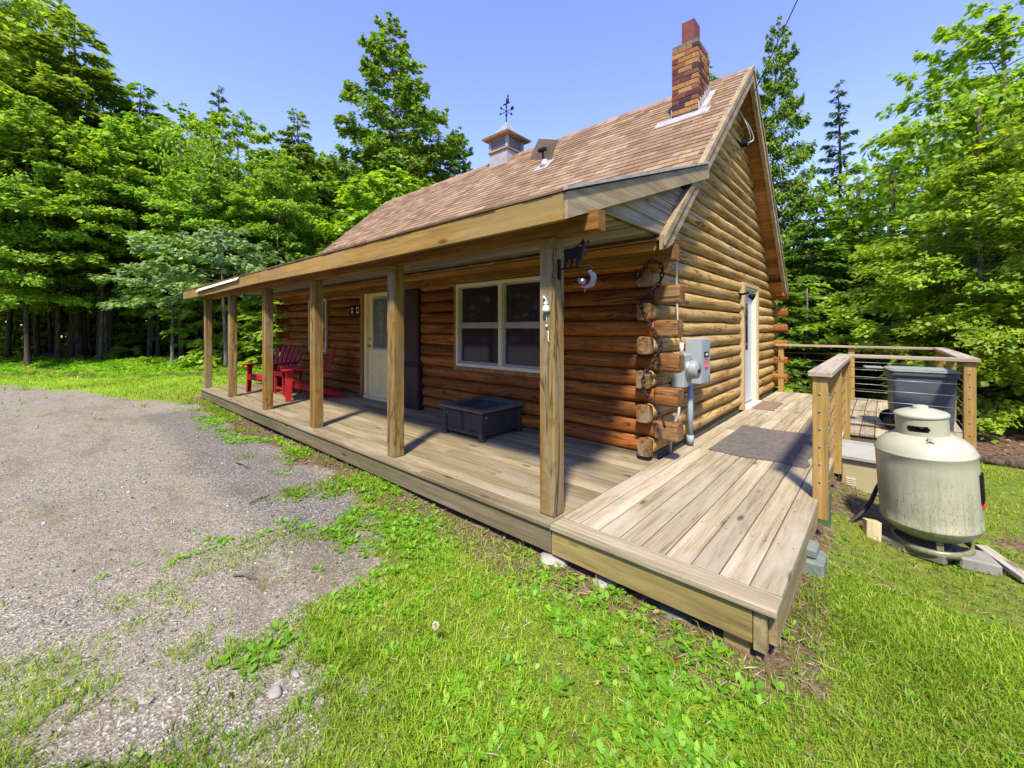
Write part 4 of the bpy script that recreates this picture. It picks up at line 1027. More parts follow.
# ------------------------------------------------------------------ bin, tank, generator
bn = thing('wheeled_bin', 'blue grey plastic bin with pale lid on the rear platform', 'bin', (2.02, 5.22, .003), R(6))
def rrect(w, d, r, z, n=5):
    out = []
    for cxx, cyy, a0 in ((w-r, d-r, 0), (-w+r, d-r, 90), (-w+r, -d+r, 180), (w-r, -d+r, 270)):
        for k in range(n): a = R(a0+90*k/(n-1)); out.append((cxx+r*math.cos(a), cyy+r*math.sin(a), z))
    return out
def loft(mb, rings, cap0=True, cap1=True, smooth=True):
    n = len(rings[0]); vs = [p for r_ in rings for p in r_]
    fs = [(i*n+k, i*n+(k+1) % n, (i+1)*n+(k+1) % n, (i+1)*n+k) for i in range(len(rings)-1) for k in range(n)]
    mb.add(vs, fs, smooth); b = len(mb.v)-len(vs)
    if cap0: mb.f.append(tuple(b+k for k in reversed(range(n)))); mb.sm.append(False)
    if cap1: mb.f.append(tuple(b+(len(rings)-1)*n+k for k in range(n))); mb.sm.append(False)
m = MB(); loft(m, [rrect(.265, .25, .05, .06), rrect(.295, .28, .06, .73)], smooth=False); m.build('body', M['bin'], bn)
m = MB(); loft(m, [rrect(.31, .295, .07, .71), rrect(.32, .305, .07, .725), rrect(.32, .305, .07, .755), rrect(.31, .295, .07, .77)], smooth=False); m.build('rim', M['bin'], bn)
m = MB(); loft(m, [rrect(.33, .315, .08, .771), rrect(.33, .315, .08, .785), rrect(.30, .28, .08, .80), rrect(.1, .1, .05, .81)], smooth=False)
m.box(-.55, -.36, -.12, .12, .775, .80, ch=.006); m.build('lid', M['lid'], bn)
for sy in (-1, 1):
    w = MB(); w.lathe([(.03, -.03), (.095, -.03), (.105, -.015), (.105, .015), (.095, .03), (.03, .03)], (0, 0, 0), 22, Matrix.Translation((-.27, sy*.2, .106)) @ Matrix.Rotation(R(90), 4, 'X')); w.build('wheel', M['black'], bn)
m = MB(); m.tube([(-.27, -.2, .106), (-.27, .2, .106)], .012, 8); m.box(.14, .22, -.2, .2, 0, .065, ch=.01); m.build('axle', M['black'], bn)

tk = thing('propane_tank', 'weathered grey white upright propane tank standing on slabs', 'gas tank', (1.96, 2.50, height(1.96, 2.5)+.06))
fw = Vector((-math.sin(YAW), math.cos(YAW), 0))
tk.scale = (1, 1, .955); tk.rotation_mode = 'AXIS_ANGLE'; tk.rotation_axis_angle = (R(-4.5), fw.x, fw.y, 0)
RT = .30
prof = [(.001, .085), (.14, .09), (.22, .115), (.272, .155), (RT-.004, .205), (RT, .215), (RT+.005, .222), (RT, .229)]
prof += [(RT, .229+.08*k) for k in range(1, 7)]+[(RT, .79), (RT+.005, .797), (RT, .804), (RT-.008, .825), (.275, .86), (.235, .90), (.18, .935), (.1, .955), (.001, .96)]
MB().lathe(prof, (0, 0, 0), 64).build('body', M['tank'], tk)
MB().lathe([(.225, .0), (.245, .0), (.238, .05), (.218, .05), (.225, .0)], (0, 0, 0), 48).build('foot_ring', M['tank'], tk)
for k in range(3):
    a = R(40+120*k); MB().box(-.02, .02, -.006, .006, .03, .14, M=Matrix.Translation((.228*math.cos(a), .228*math.sin(a), 0)) @ Matrix.Rotation(a+R(90), 4, 'Z')).build('foot_bracket', M['tank'], tk)
camdir = math.atan2(CAM[1]-2.5, CAM[0]-1.96)
mb = MB(); nA, nZ = 120, 14; rc = .158
for rr in (rc, rc-.006):
    vs = []
    for i in range(nA):
        for j in range(nZ+1): a = 2*math.pi*i/nA+camdir; vs.append((rr*math.cos(a), rr*math.sin(a), .925+.175*j/nZ))
    fs = []
    for i in range(nA):
        for j in range(nZ):
            am = ((i+.5)/nA+.5) % 1-.5; zz = (j+.5)/nZ
            ok = True
            for a0 in (-.02, -.33, .33):
                dx = (am-a0)*2*math.pi*rc; dz = (zz-.42)*.175; L_ = .048; rr_ = .024
                if math.hypot(max(abs(dx)-L_, 0), dz) < rr_: ok = False
            if ok: fs.append((i*(nZ+1)+j, ((i+1) % nA)*(nZ+1)+j, ((i+1) % nA)*(nZ+1)+j+1, i*(nZ+1)+j+1))
    mb.add(vs, fs, True)
mb.build('collar', M['tank'], tk, fix=False)
MB().lathe([(.163, 1.085), (.167, 1.09), (.167, 1.104), (.155, 1.116), (.09, 1.14), (.045, 1.145), (.047, 1.165), (.038, 1.172), (.001, 1.172)], (0, 0, 0), 48).lathe([(.163, 1.085), (.001, 1.085)], (0, 0, 0), 48).build('lid', M['tank'], tk)
m = MB(); m.tube([(0, 0, .96), (0, 0, 1.05)], .03, 10); m.tube([(-.08, 0, 1.0), (.08, 0, 1.0)], .022, 10); m.ball((.0, -.07, 1.01), .03); m.build('valve', M['brass'], tk)
a = camdir+R(12); m = MB(); m.box(-.012, .012, -.012, .012, .885, .95, M=Matrix.Translation((.205*math.cos(a), .205*math.sin(a), 0)) @ Matrix.Rotation(a, 4, 'Z')); m.tube([(.225*math.cos(a)+.02*math.cos(q), .225*math.sin(a), .91+.02*math.sin(q)) for q in np.linspace(0, 6.28, 12)], .005, 5); m.build('lifting_lug', M['tank'], tk)
a = camdir+R(83); m = MB(); m.box(-.004, .012, -.05, .05, .44, .66, M=Matrix.Translation((RT*math.cos(a), RT*math.sin(a), 0)) @ Matrix.Rotation(a, 4, 'Z')); pb = m.build('data_plate', M['black'], tk)
m = MB(); m.box(-.003, .014, -.04, .04, .40, .43, M=Matrix.Translation((RT*math.cos(a), RT*math.sin(a), 0)) @ Matrix.Rotation(a, 4, 'Z')); m.build('warning_label', M['redlabel'], tk)
h0 = float(height(1.96, 2.5))
o = MB().box(-.22, .20, -.12, .14, 0, .085, ch=.015).build('paving_slab', M['slab']); o.location = (1.87, 2.42, h0-.005); o.rotation_euler = (R(1), R(-2), R(-18)); tag(o, 'weathered dark slab under the left side of the gas tank', 'paving slab')
o = MB().box(-.11, .11, -.10, .13, 0, .09, ch=.012).build('concrete_block', M['concrete']); o.location = (2.19, 2.42, h0-.01); o.rotation_euler = (0, R(2), R(12)); tag(o, 'grey concrete block under the right side of the gas tank', 'concrete block')
o = MB().box(-.04, .04, -.20, .20, 0, .04, ch=.004).build('loose_plank', M['plank']); o.location = (2.34, 2.49, h0+.03); o.rotation_euler = (R(5), 0, R(28)); tag(o, 'short grey plank lying beside the concrete block under the gas tank', 'plank')
o = MB().box(-.05, .05, -.045, .045, -.12, .12, ch=.004).build('wood_stake', M['scrap']); o.location = (1.60, 2.36, h0+.06); o.rotation_euler = (R(-8), R(4), R(20)); tag(o, 'short yellow timber offcut standing upright in grass left of the gas tank', 'timber offcut')

gn = wthing('generator', 'beige standby generator cabinet with a pale lid behind the gas tank', 'generator', (1.7, 3.85, float(height(1.7, 3.8))))
gz = float(height(1.7, 3.6))-.02
MB().box(1.40, 2.32, 3.56, 4.2, gz, gz+.05).build('base', M['pier'], gn)
MB().box(1.33, 2.30, 3.52, 4.18, gz+.05, -.09, ch=.012).build('cabinet', M['generator'], gn)
m = MB()
for k in range(6): m.prism([(3.515, gz+.075+k*.021), (3.505, gz+.073+k*.021), (3.515, gz+.088+k*.021)], 'x', 1.37, 1.45)
m.build('vent_louvre', M['generator'], gn)
m = MB(); m.box(1.36, 1.46, 3.514, 3.5185, gz+.065, gz+.205); m.build('vent_plate', M['generator'], gn)
m = MB(); m.prism([(3.48, -.088), (4.22, -.088), (4.22, -.035), (3.9, -.005), (3.48, -.058)], 'x', 1.30, 2.33); m.build('lid', M['generator_top'], gn)
m = MB(); P = cat_rom(HOSE, 8); m.tube(P, .017, 10)
o = whole(m.build('gas_hose', M['cable']), (1.5, 2.45, -.45)); tag(o, 'thick black hose curving over the grass from the gas tank to the deck', 'hose')
m = MB(); m.tube([(1.33, 3.49, gz+.1), (1.31, 3.46, gz+.2), (1.33, 3.48, gz+.25), (1.30, 3.45, gz+.15), (1.32, 3.43, gz+.03)], .008, 6); o = whole(m.build('coiled_cable', M['cable']), (1.38, 3.47, gz)); tag(o, 'short black cable looped against the generator corner', 'cable')
# dish on the roof
PANEL = ((-3.356, 3.86, 4.519), (-2.857, 3.86, 4.375), (-2.59, 3.7, 4.617), (-2.994, 3.7, 4.759))
dy, dz_ = 3.76, RIDGE[1]-MF*(RIDGE[0]-3.76)
t = wthing('satellite_panel', 'flat tan satellite panel on a short black mast on the roof', 'antenna', (-2.9, dy, dz_))
m = MB(); m.tube([(-2.905, 3.745, dz_+.01), (-2.916, 3.70, 4.53)], .020, 10); m.box(-3.0, -2.83, 3.665, 3.73, 4.50, 4.56, ch=.01); m.build('mast', M['black'], t)
bl, br, tr_, tl = (Vector(p) for p in PANEL)
nn = (br-bl).cross(tl-bl).normalized()*.03
nn = nn if nn.y > 0 else -nn
m = MB(); m.add([bl, br, tr_, tl, bl+nn, br+nn, tr_+nn, tl+nn], [(0, 1, 2, 3), (7, 6, 5, 4), (0, 4, 5, 1), (1, 5, 6, 2), (2, 6, 7, 3), (3, 7, 4, 0)]); m.build('panel', M['dish'], t)
# power line
t = wthing('power_line', 'black service cable looping from the gable apex into the sky', 'cable', (.0, 5.0, 4.4))
a0, b0 = Vector((.05, 4.95, 4.62)), Vector((4.35, -4.28, 4.98))
pts = [a0.lerp(b0, k/24)+Vector((0, 0, -.02*4*(k/24)*(1-k/24))) for k in range(25)]
MB().tube(pts, .006, 6).build('overhead_cable', M['cable'], t)
m = MB(); m.tube(cat_rom([(.0, 4.92, 4.70), (.07, 5.0, 4.52), (.10, 5.15, 4.36), (.06, 5.22, 4.26), (.0, 5.12, 4.24), (-.03, 5.0, 4.30)], 7), .009, 6); m.tube(cat_rom([(.02, 4.95, 4.64), (.09, 5.15, 4.50), (.12, 5.28, 4.34), (.05, 5.20, 4.27)], 7), .009, 6)
m.build('drip_loop', M['pipe_pale'], t)
MB().box(-.05, .06, 5.06, 5.20, 4.22, 4.29, ch=.005).build('service_head', M['black'], t)
# fallen log and loose stones
m = MB(); m.log('x', 0, 9, 0, .0, .058, .058, 2.0, 12, .03); o = m.build('fallen_log', M['bark'])
o.location = (2.45, 6.05, float(height(3.5, 6.0))+.06); o.rotation_euler = (0, R(.6), R(1)); tag(o, 'long fallen log lying along the edge of the right hand lawn', 'log')
# ------------------------------------------------------------------ vegetation
def unit(v): return v/np.maximum(np.linalg.norm(v, axis=-1, keepdims=True), 1e-9)
def leaf_quads(P, axis, nrm, ln, wd, droop=.15):
    """P base points, axis leaf direction, nrm leaf normal"""
    s = unit(np.cross(axis, nrm)); n = np.cross(s, axis)
    ln = ln[:, None]; wd = wd[:, None]
    v0 = P; v1 = P+axis*ln*.45+s*wd*.5-n*wd*.10; v2 = P+axis*ln-n*ln*droop; v3 = P+axis*ln*.45-s*wd*.5-n*wd*.10
    V = np.stack([v0, v1, v2, v3], 1).reshape(-1, 3); F = np.arange(len(P)*4).reshape(-1, 4); return V, F
def tree_proto(name, kind, seed, H, Rad, base, nleaf, lsize, leafm, barkm, tr=.16, lean=.02):
    """every tree: a tapered trunk with limbs (one mesh) and a crown of separate leaves (one mesh)"""
    r = np.random.default_rng(seed); rr = random.Random(seed)
    zs = np.linspace(0, H*.985, 14); ph = r.uniform(0, 6, 2)
    tx = lean*zs*math.cos(ph[0])+.012*H*np.sin(zs/H*5+ph[1])*zs/H; ty = lean*zs*math.sin(ph[0])+.012*H*np.cos(zs/H*4+ph[0])*zs/H
    trad = tr*(1-zs/H)**.8+.012; trad[0] *= 1.45
    wood_ = MB(); zz = np.concatenate([[-.35], zs]); wood_.tube(np.stack([np.r_[tx[0], tx], np.r_[ty[0], ty], zz], -1), list(np.r_[trad[0]*1.25, trad]), 9)
    conif = kind in ('hemlock', 'spruce')
    nb = int({'maple': 84, 'beech': 84, 'birch': 140, 'hemlock': 130, 'spruce': 105, 'sapling': 26, 'pale': 40}[kind])
    t = np.sort(np.clip(np.linspace(0, .985, nb)+r.normal(0, .012, nb), 0, .985)); bz = base+(H-base)*t
    az = np.arange(nb)*2.39996+r.normal(0, .35, nb)
    if kind in ('maple', 'beech', 'pale'): env = (np.sin(np.pi*np.clip(t*.84+.16, 0, 1)))**.65*(1-.25*t)
    elif kind == 'birch': env = np.minimum(1, t*3.5+.35)*(1-t)**.8+.05
    elif kind == 'sapling': env = (1-t)**.5*.9+.1
    elif kind == 'hemlock': env = np.minimum(1, t*5+.5)*(1-t)**.75+.05
    else: env = np.minimum(1, t*6+.5)*(1-t)**.95+.04
    L = Rad*env*r.uniform(.68, 1.12, nb)
    elev = {'maple': (.10, .75), 'beech': (.05, .60), 'birch': (.45, .95), 'hemlock': (-.05, .25), 'spruce': (-.12, .55), 'sapling': (.0, .5), 'pale': (.1, .35)}[kind]
    el = elev[0]+(elev[1]-elev[0])*t+r.normal(0, .10, nb)
    dr = {'maple': .20, 'beech': .22, 'birch': .22, 'hemlock': .30, 'spruce': .16, 'sapling': .25, 'pale': .15}[kind]
    bx = np.interp(bz, zs, tx); by = np.interp(bz, zs, ty)
    for i in range(nb):
        if L[i] < .25: continue
        S = np.linspace(0, 1, 5); h = L[i]*S*.96
        pts = np.stack([bx[i]+np.cos(az[i])*h, by[i]+np.sin(az[i])*h, bz[i]+L[i]*(S*math.sin(el[i])-dr*S*S)], -1)
        r0 = max(.008, np.interp(bz[i], zs, trad)*.36); wood_.tube(pts, list(r0*(1-S*.85)), 4, caps=False)
    w = L**1.55; cnt = np.maximum(8, (w/w.sum()*nleaf).astype(int)); bi = np.repeat(np.arange(nb), cnt); n = len(bi)
    # twigs: points gather on flat sprays off each limb, so the crown is layered with gaps between the sprays
    ntw = 9; tw_s = np.clip(r.uniform(.22, 1.0, (nb, ntw)), 0, 1); tw_side = r.choice([-1, 1], (nb, ntw)); tw_a = r.uniform(.35, 1.15, (nb, ntw)); tw_l = r.uniform(.25, .5, (nb, ntw)); tw_z = r.normal(0, .12, (nb, ntw))
    k = r.integers(0, ntw, n); s = tw_s[bi, k]; Lb = L[bi]; q = r.uniform(0, 1, n)**.7
    if conif:
        s = .12+.88*r.uniform(0, 1, n)**.75; lat = r.normal(0, 1, n)*.16*Lb*(1.05-s*.75); along = -np.abs(lat)*.25; zj = r.normal(0, .035, n)*Lb-np.abs(lat)*.18
        h = s*Lb+along*0
    else:
        tl = tw_l[bi, k]*Lb*(1.1-.5*s); lat = tw_side[bi, k]*np.sin(tw_a[bi, k])*tl*q+r.normal(0, .05, n)*Lb; h = s*Lb*.97+np.cos(tw_a[bi, k])*tl*q
        zj = tw_z[bi, k]*Lb*.30*q+r.normal(0, .034, n)*Lb-.06*q*tl
    ca, sa = np.cos(az[bi]), np.sin(az[bi]); sh = np.clip(h/np.maximum(Lb, .01), 0, 1.3)
    P = np.stack([bx[bi]+ca*h-sa*lat, by[bi]+sa*h+ca*lat, bz[bi]+Lb*(sh*np.sin(el[bi])-dr*sh*sh)+zj], -1)
    side = np.sign(lat)[:, None]
    if conif:
        ax = unit(np.stack([ca, sa, 0*ca-.18], -1)*.9+np.stack([-sa, ca, 0*ca], -1)*side*r.uniform(.3, 1.2, (n, 1))+r.normal(0, .22, (n, 3)))
        nr = unit(np.array([0, 0, 1.])+r.normal(0, .35, (n, 3)))
        ln = lsize*r.uniform(.8, 1.7, n); wd = ln*r.uniform(.28, .42, n)
    else:
        ax = unit(np.stack([ca, sa, 0*ca-.25], -1)+np.stack([-sa, ca, 0*ca], -1)*side*r.uniform(0, 1.3, (n, 1))+r.normal(0, .38, (n, 3)))
        nr = unit(np.array([0, 0, 1.])+r.normal(0, .42, (n, 3))); ln = lsize*np.clip(np.exp(r.normal(-.05, .35, n)), .4, 2.); wd = ln*r.uniform(.55, .85, n)
    V, F = leaf_quads(P, ax, nr, ln, wd, .22)
    root = thing(name, 'x', 'tree'); wood_.build('trunk', barkm, root, fix=False)
    fast_mesh('crown', V, F, leafm, False, root)
    return root
PROTO = {}
def proto(key, *a, **k):
    t = tree_proto(*a, **k); PROTO[key] = [t, a[3], False]
proto('mapleA', 'maple_tree', 'maple', 3, 14, 4.2, 3.2, 50000, .165, M['maple'], M['bark'], tr=.10)
proto('mapleB', 'maple_tree', 'maple', 8, 14, 3.8, 2.9, 48000, .165, M['maple'], M['bark'], tr=.09)
proto('mapleC', 'maple_tree', 'maple', 18, 14, 3.6, 6.2, 26000, .20, M['maple'], M['bark'], tr=.09)
proto('beechA', 'beech_tree', 'beech', 5, 9, 3.4, .9, 44000, .125, M['beech'], M['bark_grey'], tr=.11)
proto('beechB', 'beech_tree', 'beech', 15, 11, 3.7, 1.2, 42000, .14, M['beech'], M['bark_grey'], tr=.13, lean=.03)
proto('hemlockA', 'hemlock_tree', 'hemlock', 4, 16, 3.4, 3.6, 46000, .21, M['hemlock'], M['bark'], tr=.11)
proto('hemlockB', 'hemlock_tree', 'hemlock', 14, 12, 3.2, .5, 42000, .17, M['hemlock'], M['bark'], tr=.15)
proto('spruceA', 'spruce_tree', 'spruce', 6, 15, 2.7, 1.0, 24000, .19, M['spruce'], M['bark'], tr=.16)
proto('birchA', 'birch_tree', 'birch', 9, 21, 5.3, 3.5, 64000, .21, M['birch'], M['bark_grey'], tr=.22)
proto('limeA', 'maple_sapling', 'maple', 12, 9, 3.0, 1.2, 18000, .22, M['lime'], M['bark'], tr=.10)
proto('paleA', 'dogwood_tree', 'pale', 13, 6, 2.7, 3.1, 7000, .17, M['pale'], M['bark_grey'], tr=.07, lean=.05)
proto('sapA', 'beech_sapling', 'sapling', 16, 3.2, 1.3, .3, 2600, .15, M['beech'], M['bark_grey'], tr=.03, lean=.06)
def plant(key, u, depth, vtop=None, H=None, label=None, group=None, wide=1., rot=None, cat='tree'):
    t, h0, used = PROTO[key]; x, y = spot(u, depth); z = float(height(x, y))
    if H is None: H = CAM[2]+(328-vtop)/FPX*depth-z
    k = H/h0; rot = random.uniform(0, 6.28) if rot is None else rot
    if not used:
        PROTO[key][2] = True; t.location = (x, y, z-.05); t.rotation_euler = (0, 0, rot); t.scale = (k*wide, k*wide, k); o = t
        t['label'] = label
        if group: t['group'] = group
    else: o = copy_thing(t, (x, y, z-.05), rot, (k*wide, k*wide, k), label, group)
    o['category'] = cat; return o
# left edge of the wood, tree by tree
for a in (
 ('mapleB', -12, 16.5, 5, 'bright green maple at the far left edge, its top above the picture', 1.1),
 ('mapleA', 28, 15.5, 95, 'rounded yellow green maple low in front of the far left trees', .95),
 ('mapleC', 100, 16.5, 140, 'low bright maple hanging over the weedy bank', 1.1),
 ('mapleC', 205, 16.5, 170, 'low bright maple over the far end of the lawn strip', 1.0),
 ('hemlockA', 82, 18.5, 26, 'dark hemlock with a pointed top, tallest of the left skyline', 1.45),
 ('hemlockA', 128, 19.5, 74, 'dark hemlock with a ragged top right of the tallest left one', 1.2),
 ('mapleA', 58, 17, 112, 'broad yellow green maple in front of the two tall left hemlocks', 1.0),
 ('mapleC', 158, 18, 122, 'yellow green maple at the right foot of the left hemlocks', 1.05),
 ('spruceA', 216, 27, 84, 'dark spruce tip rising behind the maples left of the roof', 1.1),
 ('mapleA', 240, 19.5, 112, 'wide bright maple in the middle of the left wood', .92),
 ('mapleB', 180, 21.5, 108, 'mid green maple closing the dip in the left skyline', 1.0),
 ('hemlockA', 303, 22, 112, 'slim dark hemlock between the bright maple and the tall birch', 1.0),
 ('mapleC', 276, 18, 155, 'lower maple behind the far end of the porch roof', .9),
 ('birchA', 398, 26, 14, 'tall airy birch standing above the left end of the roof ridge', 1.0),
 ('hemlockA', 345, 24, 172, 'dark hemlock filling the gap at the foot of the tall birch', 1.5),
 ('limeA', 397, 20, 166, 'lime green young maple just over the left end of the ridge', 1.2),
 ('birchA', 452, 27, 128, 'small birch top showing over the roof left of the cupola', .9),
 ('paleA', 226, 15.2, 225, 'pale leaved dogwood before the wood near the porch end', 1.0),
 ('paleA', 172, 15.8, 255, 'pale layered dogwood at the wood edge over the weedy bank', 1.2),
 ('hemlockA', 30, 22.5, 60, 'shaded hemlock behind the bright maple at the left edge', 1.2),
 ('mapleB', 105, 22, 150, 'shaded maple between the trunks of the left hemlocks', 1.05),
 ('mapleA', -35, 19, -60, 'tall maple cut by the left border of the view', 1.0),
 ('mapleB', 330, 19, 205, 'low bushy maple behind the porch end roof', 1.0),
): plant(a[0], a[1], a[2], a[3], label=a[4], wide=a[5])
# behind and right of the cabin
for a in (
 ('hemlockA', 712, 19, 48, 'hemlock top showing right behind the brick chimney', .9),
 ('birchA', 772, 15, 22, 'thin leaved tree behind the gable apex with loose open twigs', .55),
 ('spruceA', 834, 15.5, 78, 'bare tipped narrow spruce right of the gable', .85),
 ('hemlockB', 808, 12.5, 190, 'dark hemlock behind the rear deck rail next to the gable', 1.35),
 ('hemlockA', 868, 14, 205, 'hemlock filling the gap left of the tall right beech', 1.3),
 ('beechB', 1012, 10.5, -15, 'tall beech reaching the top right corner of the view', 1.0),
 ('beechA', 985, 7.6, 150, 'bright leafy beech on the right with branches low over the lawn', 1.05),
 ('hemlockB', 905, 12.5, 245, 'shaded hemlock behind the bin and the deck rail', 1.4),
 ('beechA', 1075, 7.2, 60, 'beech at the right border of the view, next to the lawn', 1.1),
 ('hemlockB', 780, 11, 262, 'low dark hemlock touching the rear rail by the cabin corner', 1.5),
 ('beechB', 935, 15, 120, 'lighter beech deep in the wood above the deck railing', 1.1),
 ('hemlockA', 1010, 13, 190, 'dark hemlock standing behind the bright right beech', 1.3),
): plant(a[0], a[1], a[2], a[3], label=a[4], wide=a[5])
# the rest of the wood, ranks that nothing tells apart
g1 = 'trees deep in the left wood'
for i in range(13):
    u = -60+i*40+random.uniform(-10, 10); d = random.uniform(24, 36)
    plant(random.choice(['mapleC', 'mapleC', 'mapleC', 'hemlockA']), u, d, H=random.uniform(11, 14), label='tree standing deep in the shaded left wood behind the front trees', group=g1, wide=1.15)
g2 = 'trees deep in the right wood'
for i in range(12):
    u = 720+i*34+random.uniform(-10, 10); d = random.uniform(17, 26)
    plant(random.choice(['hemlockB', 'hemlockA', 'beechB', 'spruceA']), u, d, H=random.uniform(6.0, 7.5), label='tree standing deep in the shaded right wood behind the deck', group=g2, wide=1.3)
g3 = 'young beeches in the undergrowth'
for (u, d) in ((12, 21), (24, 23), (44, 22), (64, 24), (78, 22), (96, 23), (118, 21), (140, 23), (152, 22), (168, 20.5), (186, 22), (204, 21), (150, 19), (215, 16.5), (245, 17), (268, 15.5), (120, 22), (255, 19), (292, 16), (955, 8.3), (1000, 9.2), (890, 11), (850, 11.5), (800, 10.8), (1030, 8.0), (925, 9.8)):
    plant('sapA', u, d, H=random.uniform(2.2, 4.0), label='young leafy beech in the undergrowth at the wood edge', group=g3, wide=1.25, cat='sapling')
# bare trunks standing close together at the wood edge
tp = []
for q in range(3):
    r = random.Random(40+q); t = thing('slender_tree', 'slim bare trunk in the front rank of the left wood', 'tree', (0, 0, -50), 0, 'slim trunks at the left wood edge')
    zs = np.linspace(-.3, 9, 10); ph = r.uniform(0, 6); mb = MB()
    mb.tube([(.12*math.sin(z*.5+ph), .10*math.cos(z*.4+ph), z) for z in zs], [.155*(1-z/14)+(.05 if z < 0 else 0) for z in zs], 9)
    for k in range(9):
        z = r.uniform(1.6, 8); a = r.uniform(0, 6.28); L_ = r.uniform(.4, 1.4); p0 = Vector((.12*math.sin(z*.5+ph), .1*math.cos(z*.4+ph), z))
        mb.tube([p0, p0+Vector((math.cos(a)*L_*.5, math.sin(a)*L_*.5, L_*.12)), p0+Vector((math.cos(a)*L_, math.sin(a)*L_, -.02))], [.022, .013, .005], 5)
    mb.build('trunk', M['bark'], t, fix=False); n = 500
    rg = np.random.default_rng(q); P = np.stack([rg.normal(0, .8, n), rg.normal(0, .8, n), rg.uniform(6.5, 9.4, n)], -1)
    V, F = leaf_quads(P, unit(rg.normal(0, 1, (n, 3))), unit(np.array([0, 0, 1.])+rg.normal(0, .5, (n, 3))), rg.uniform(.15, .28, n), rg.uniform(.1, .18, n)); fast_mesh('crown', V, F, M['maple'], False, t)
    tp.append(t)
k = 0
for (u, d, s_) in ((8, 18.5, 1.1), (30, 20, .8), (38, 18.8, 1.2), (50, 20.5, .9), (57, 18.6, 1.0), (70, 18.3, 1.6), (81, 18.4, 1.5), (91, 20, .7), (101, 17.8, 1.0), (106, 17.6, .8), (112, 18, 1.1), (120, 20.5, .6), (148, 17.4, .6), (158, 18.5, .8), (181, 16.8, 1.1), (188, 17, .8), (196, 17.3, 1.0), (216, 17.2, .9), (238, 18.4, 1.0), (264, 19, .9), (135, 21, .9), (170, 21, .9), (-15, 18.6, 1.2), (20, 23, 1.0), (88, 24, 1.1), (205, 22, 1.0)):
    x, y = spot(u, d); z = float(height(x, y)); s_ *= .6; sc_ = (s_, s_, random.uniform(.85, 1.0)); rz = random.uniform(0, 6.28)
    if k < 3: tp[k].location = (x, y, z); tp[k].scale = sc_; tp[k].rotation_euler = (0, 0, rz)
    else: copy_thing(tp[k % 3], (x, y, z), rz, sc_, None, 'slim trunks at the left wood edge')
    k += 1
for (u, d, s_) in ((975, 8.6, .6), (992, 9.3, .8), (1006, 8.9, .7), (1018, 9.6, .9), (1034, 8.8, .8), (895, 11.2, .9), (860, 12.5, .8)):
    x, y = spot(u, d); copy_thing(tp[k % 3], (x, y, float(height(x, y))), random.uniform(0, 6.28), (s_, s_, .75), 'slim dark trunk standing behind the fallen log and the deck rail', 'slim trunks behind the fallen log'); k += 1
# far wood closing the view, one mass
def far_woods():
    r = np.random.default_rng(99); n = 130000
    ang = YAW+math.pi/2; a = ang+r.uniform(-math.pi, math.pi, n); d = np.where(np.abs(a-ang) < 1.3, r.uniform(40, 62, n), r.uniform(30, 44, n))
    x = CAM[0]+d*np.cos(a); y = CAM[1]+d*np.sin(a)
    top = 7+4.5*fbm(x*.11, y*.11, 61)+2.5*fbm(x*.4, y*.4, 62); right = (a < ang-.25); top = np.where(right, top*.8, top)
    z = height(x, y)+.3+(x < -8)*.0+top*r.uniform(0, 1, n)**.8
    V, F = leaf_quads(np.stack([x, y, z], -1), unit(r.normal(0, 1, (n, 3))), unit(np.array([0, 0, 1.])+r.normal(0, .5, (n, 3))), r.uniform(.5, 1.0, n), r.uniform(.35, .7, n))
    o = fast_mesh('distant_woods', V, F, M['woods']); tag(o, 'hazy mass of distant woodland seen between the nearer trunks', 'woods', None, 'stuff')
far_woods()

# ------------------------------------------------------------------ grass, weeds, litter, pebbles
def scatter(n, x0, x1, y0, y1, dens, seed):
    r = np.random.default_rng(seed); x = r.uniform(x0, x1, n); y = r.uniform(y0, y1, n)
    k = r.uniform(0, 1, n) < dens(x, y); return x[k], y[k], r
def blades(sets):
    Vs, Fs, off = [], [], 0
    for (n, x0, x1, y0, y1, ln, wd, seed, dens) in sets:
        x, y, r = scatter(n, x0, x1, y0, y1, dens, seed); m_ = len(x)
        h = ln*np.exp(r.normal(-.1, .38, m_))*(.6+.9*fbm(x*1.6, y*1.6, 71)); w = wd*r.uniform(.7, 1.3, m_); a = r.uniform(0, 2*np.pi, m_); bend = r.uniform(.4, 1.35, m_)
        z = height(x, y)-.004; ca, sa = np.cos(a), np.sin(a); b = a+r.normal(1.57, .5, m_); da, db = np.cos(b), np.sin(b)
        B = np.stack([x, y, z], -1); S = np.stack([ca, sa, 0*ca], -1)*w[:, None]*.5; D = np.stack([da, db, 0*da], -1)
        mid = B+D*(h*bend*.28)[:, None]+np.array([0, 0, 1.])*(h*.58)[:, None]; tip = B+D*(h*bend*.85)[:, None]+np.array([0, 0, 1.])*(h*(1-.35*bend))[:, None]
        V = np.stack([B-S, B+S, mid+S*.75, mid-S*.75, tip+S*.12, tip-S*.12], 1).reshape(-1, 3)
        i = np.arange(m_)*6; F = np.concatenate([np.stack([i, i+1, i+2, i+3], -1), np.stack([i+3, i+2, i+4, i+5], -1)])
        Vs.append(V); Fs.append(F+off); off += len(V)
    return np.concatenate(Vs), np.concatenate(Fs)
def gd(x, y):
    n = fbm(x*3.1, y*3.1, 81); c = lawn(x, y)
    d = np.clip(c*1.22-.20-(n-.5)*2.4*(1-.25*c), 0, 1)*(1-.82*litter(x, y)); return np.where(under(x, y), 0, d)
tuft = lambda x, y: np.clip(lawn(x, y)*1.6*(fbm(x*4, y*4, 85) > .45), 0, 1)*np.where(under(x, y), 0, 1)
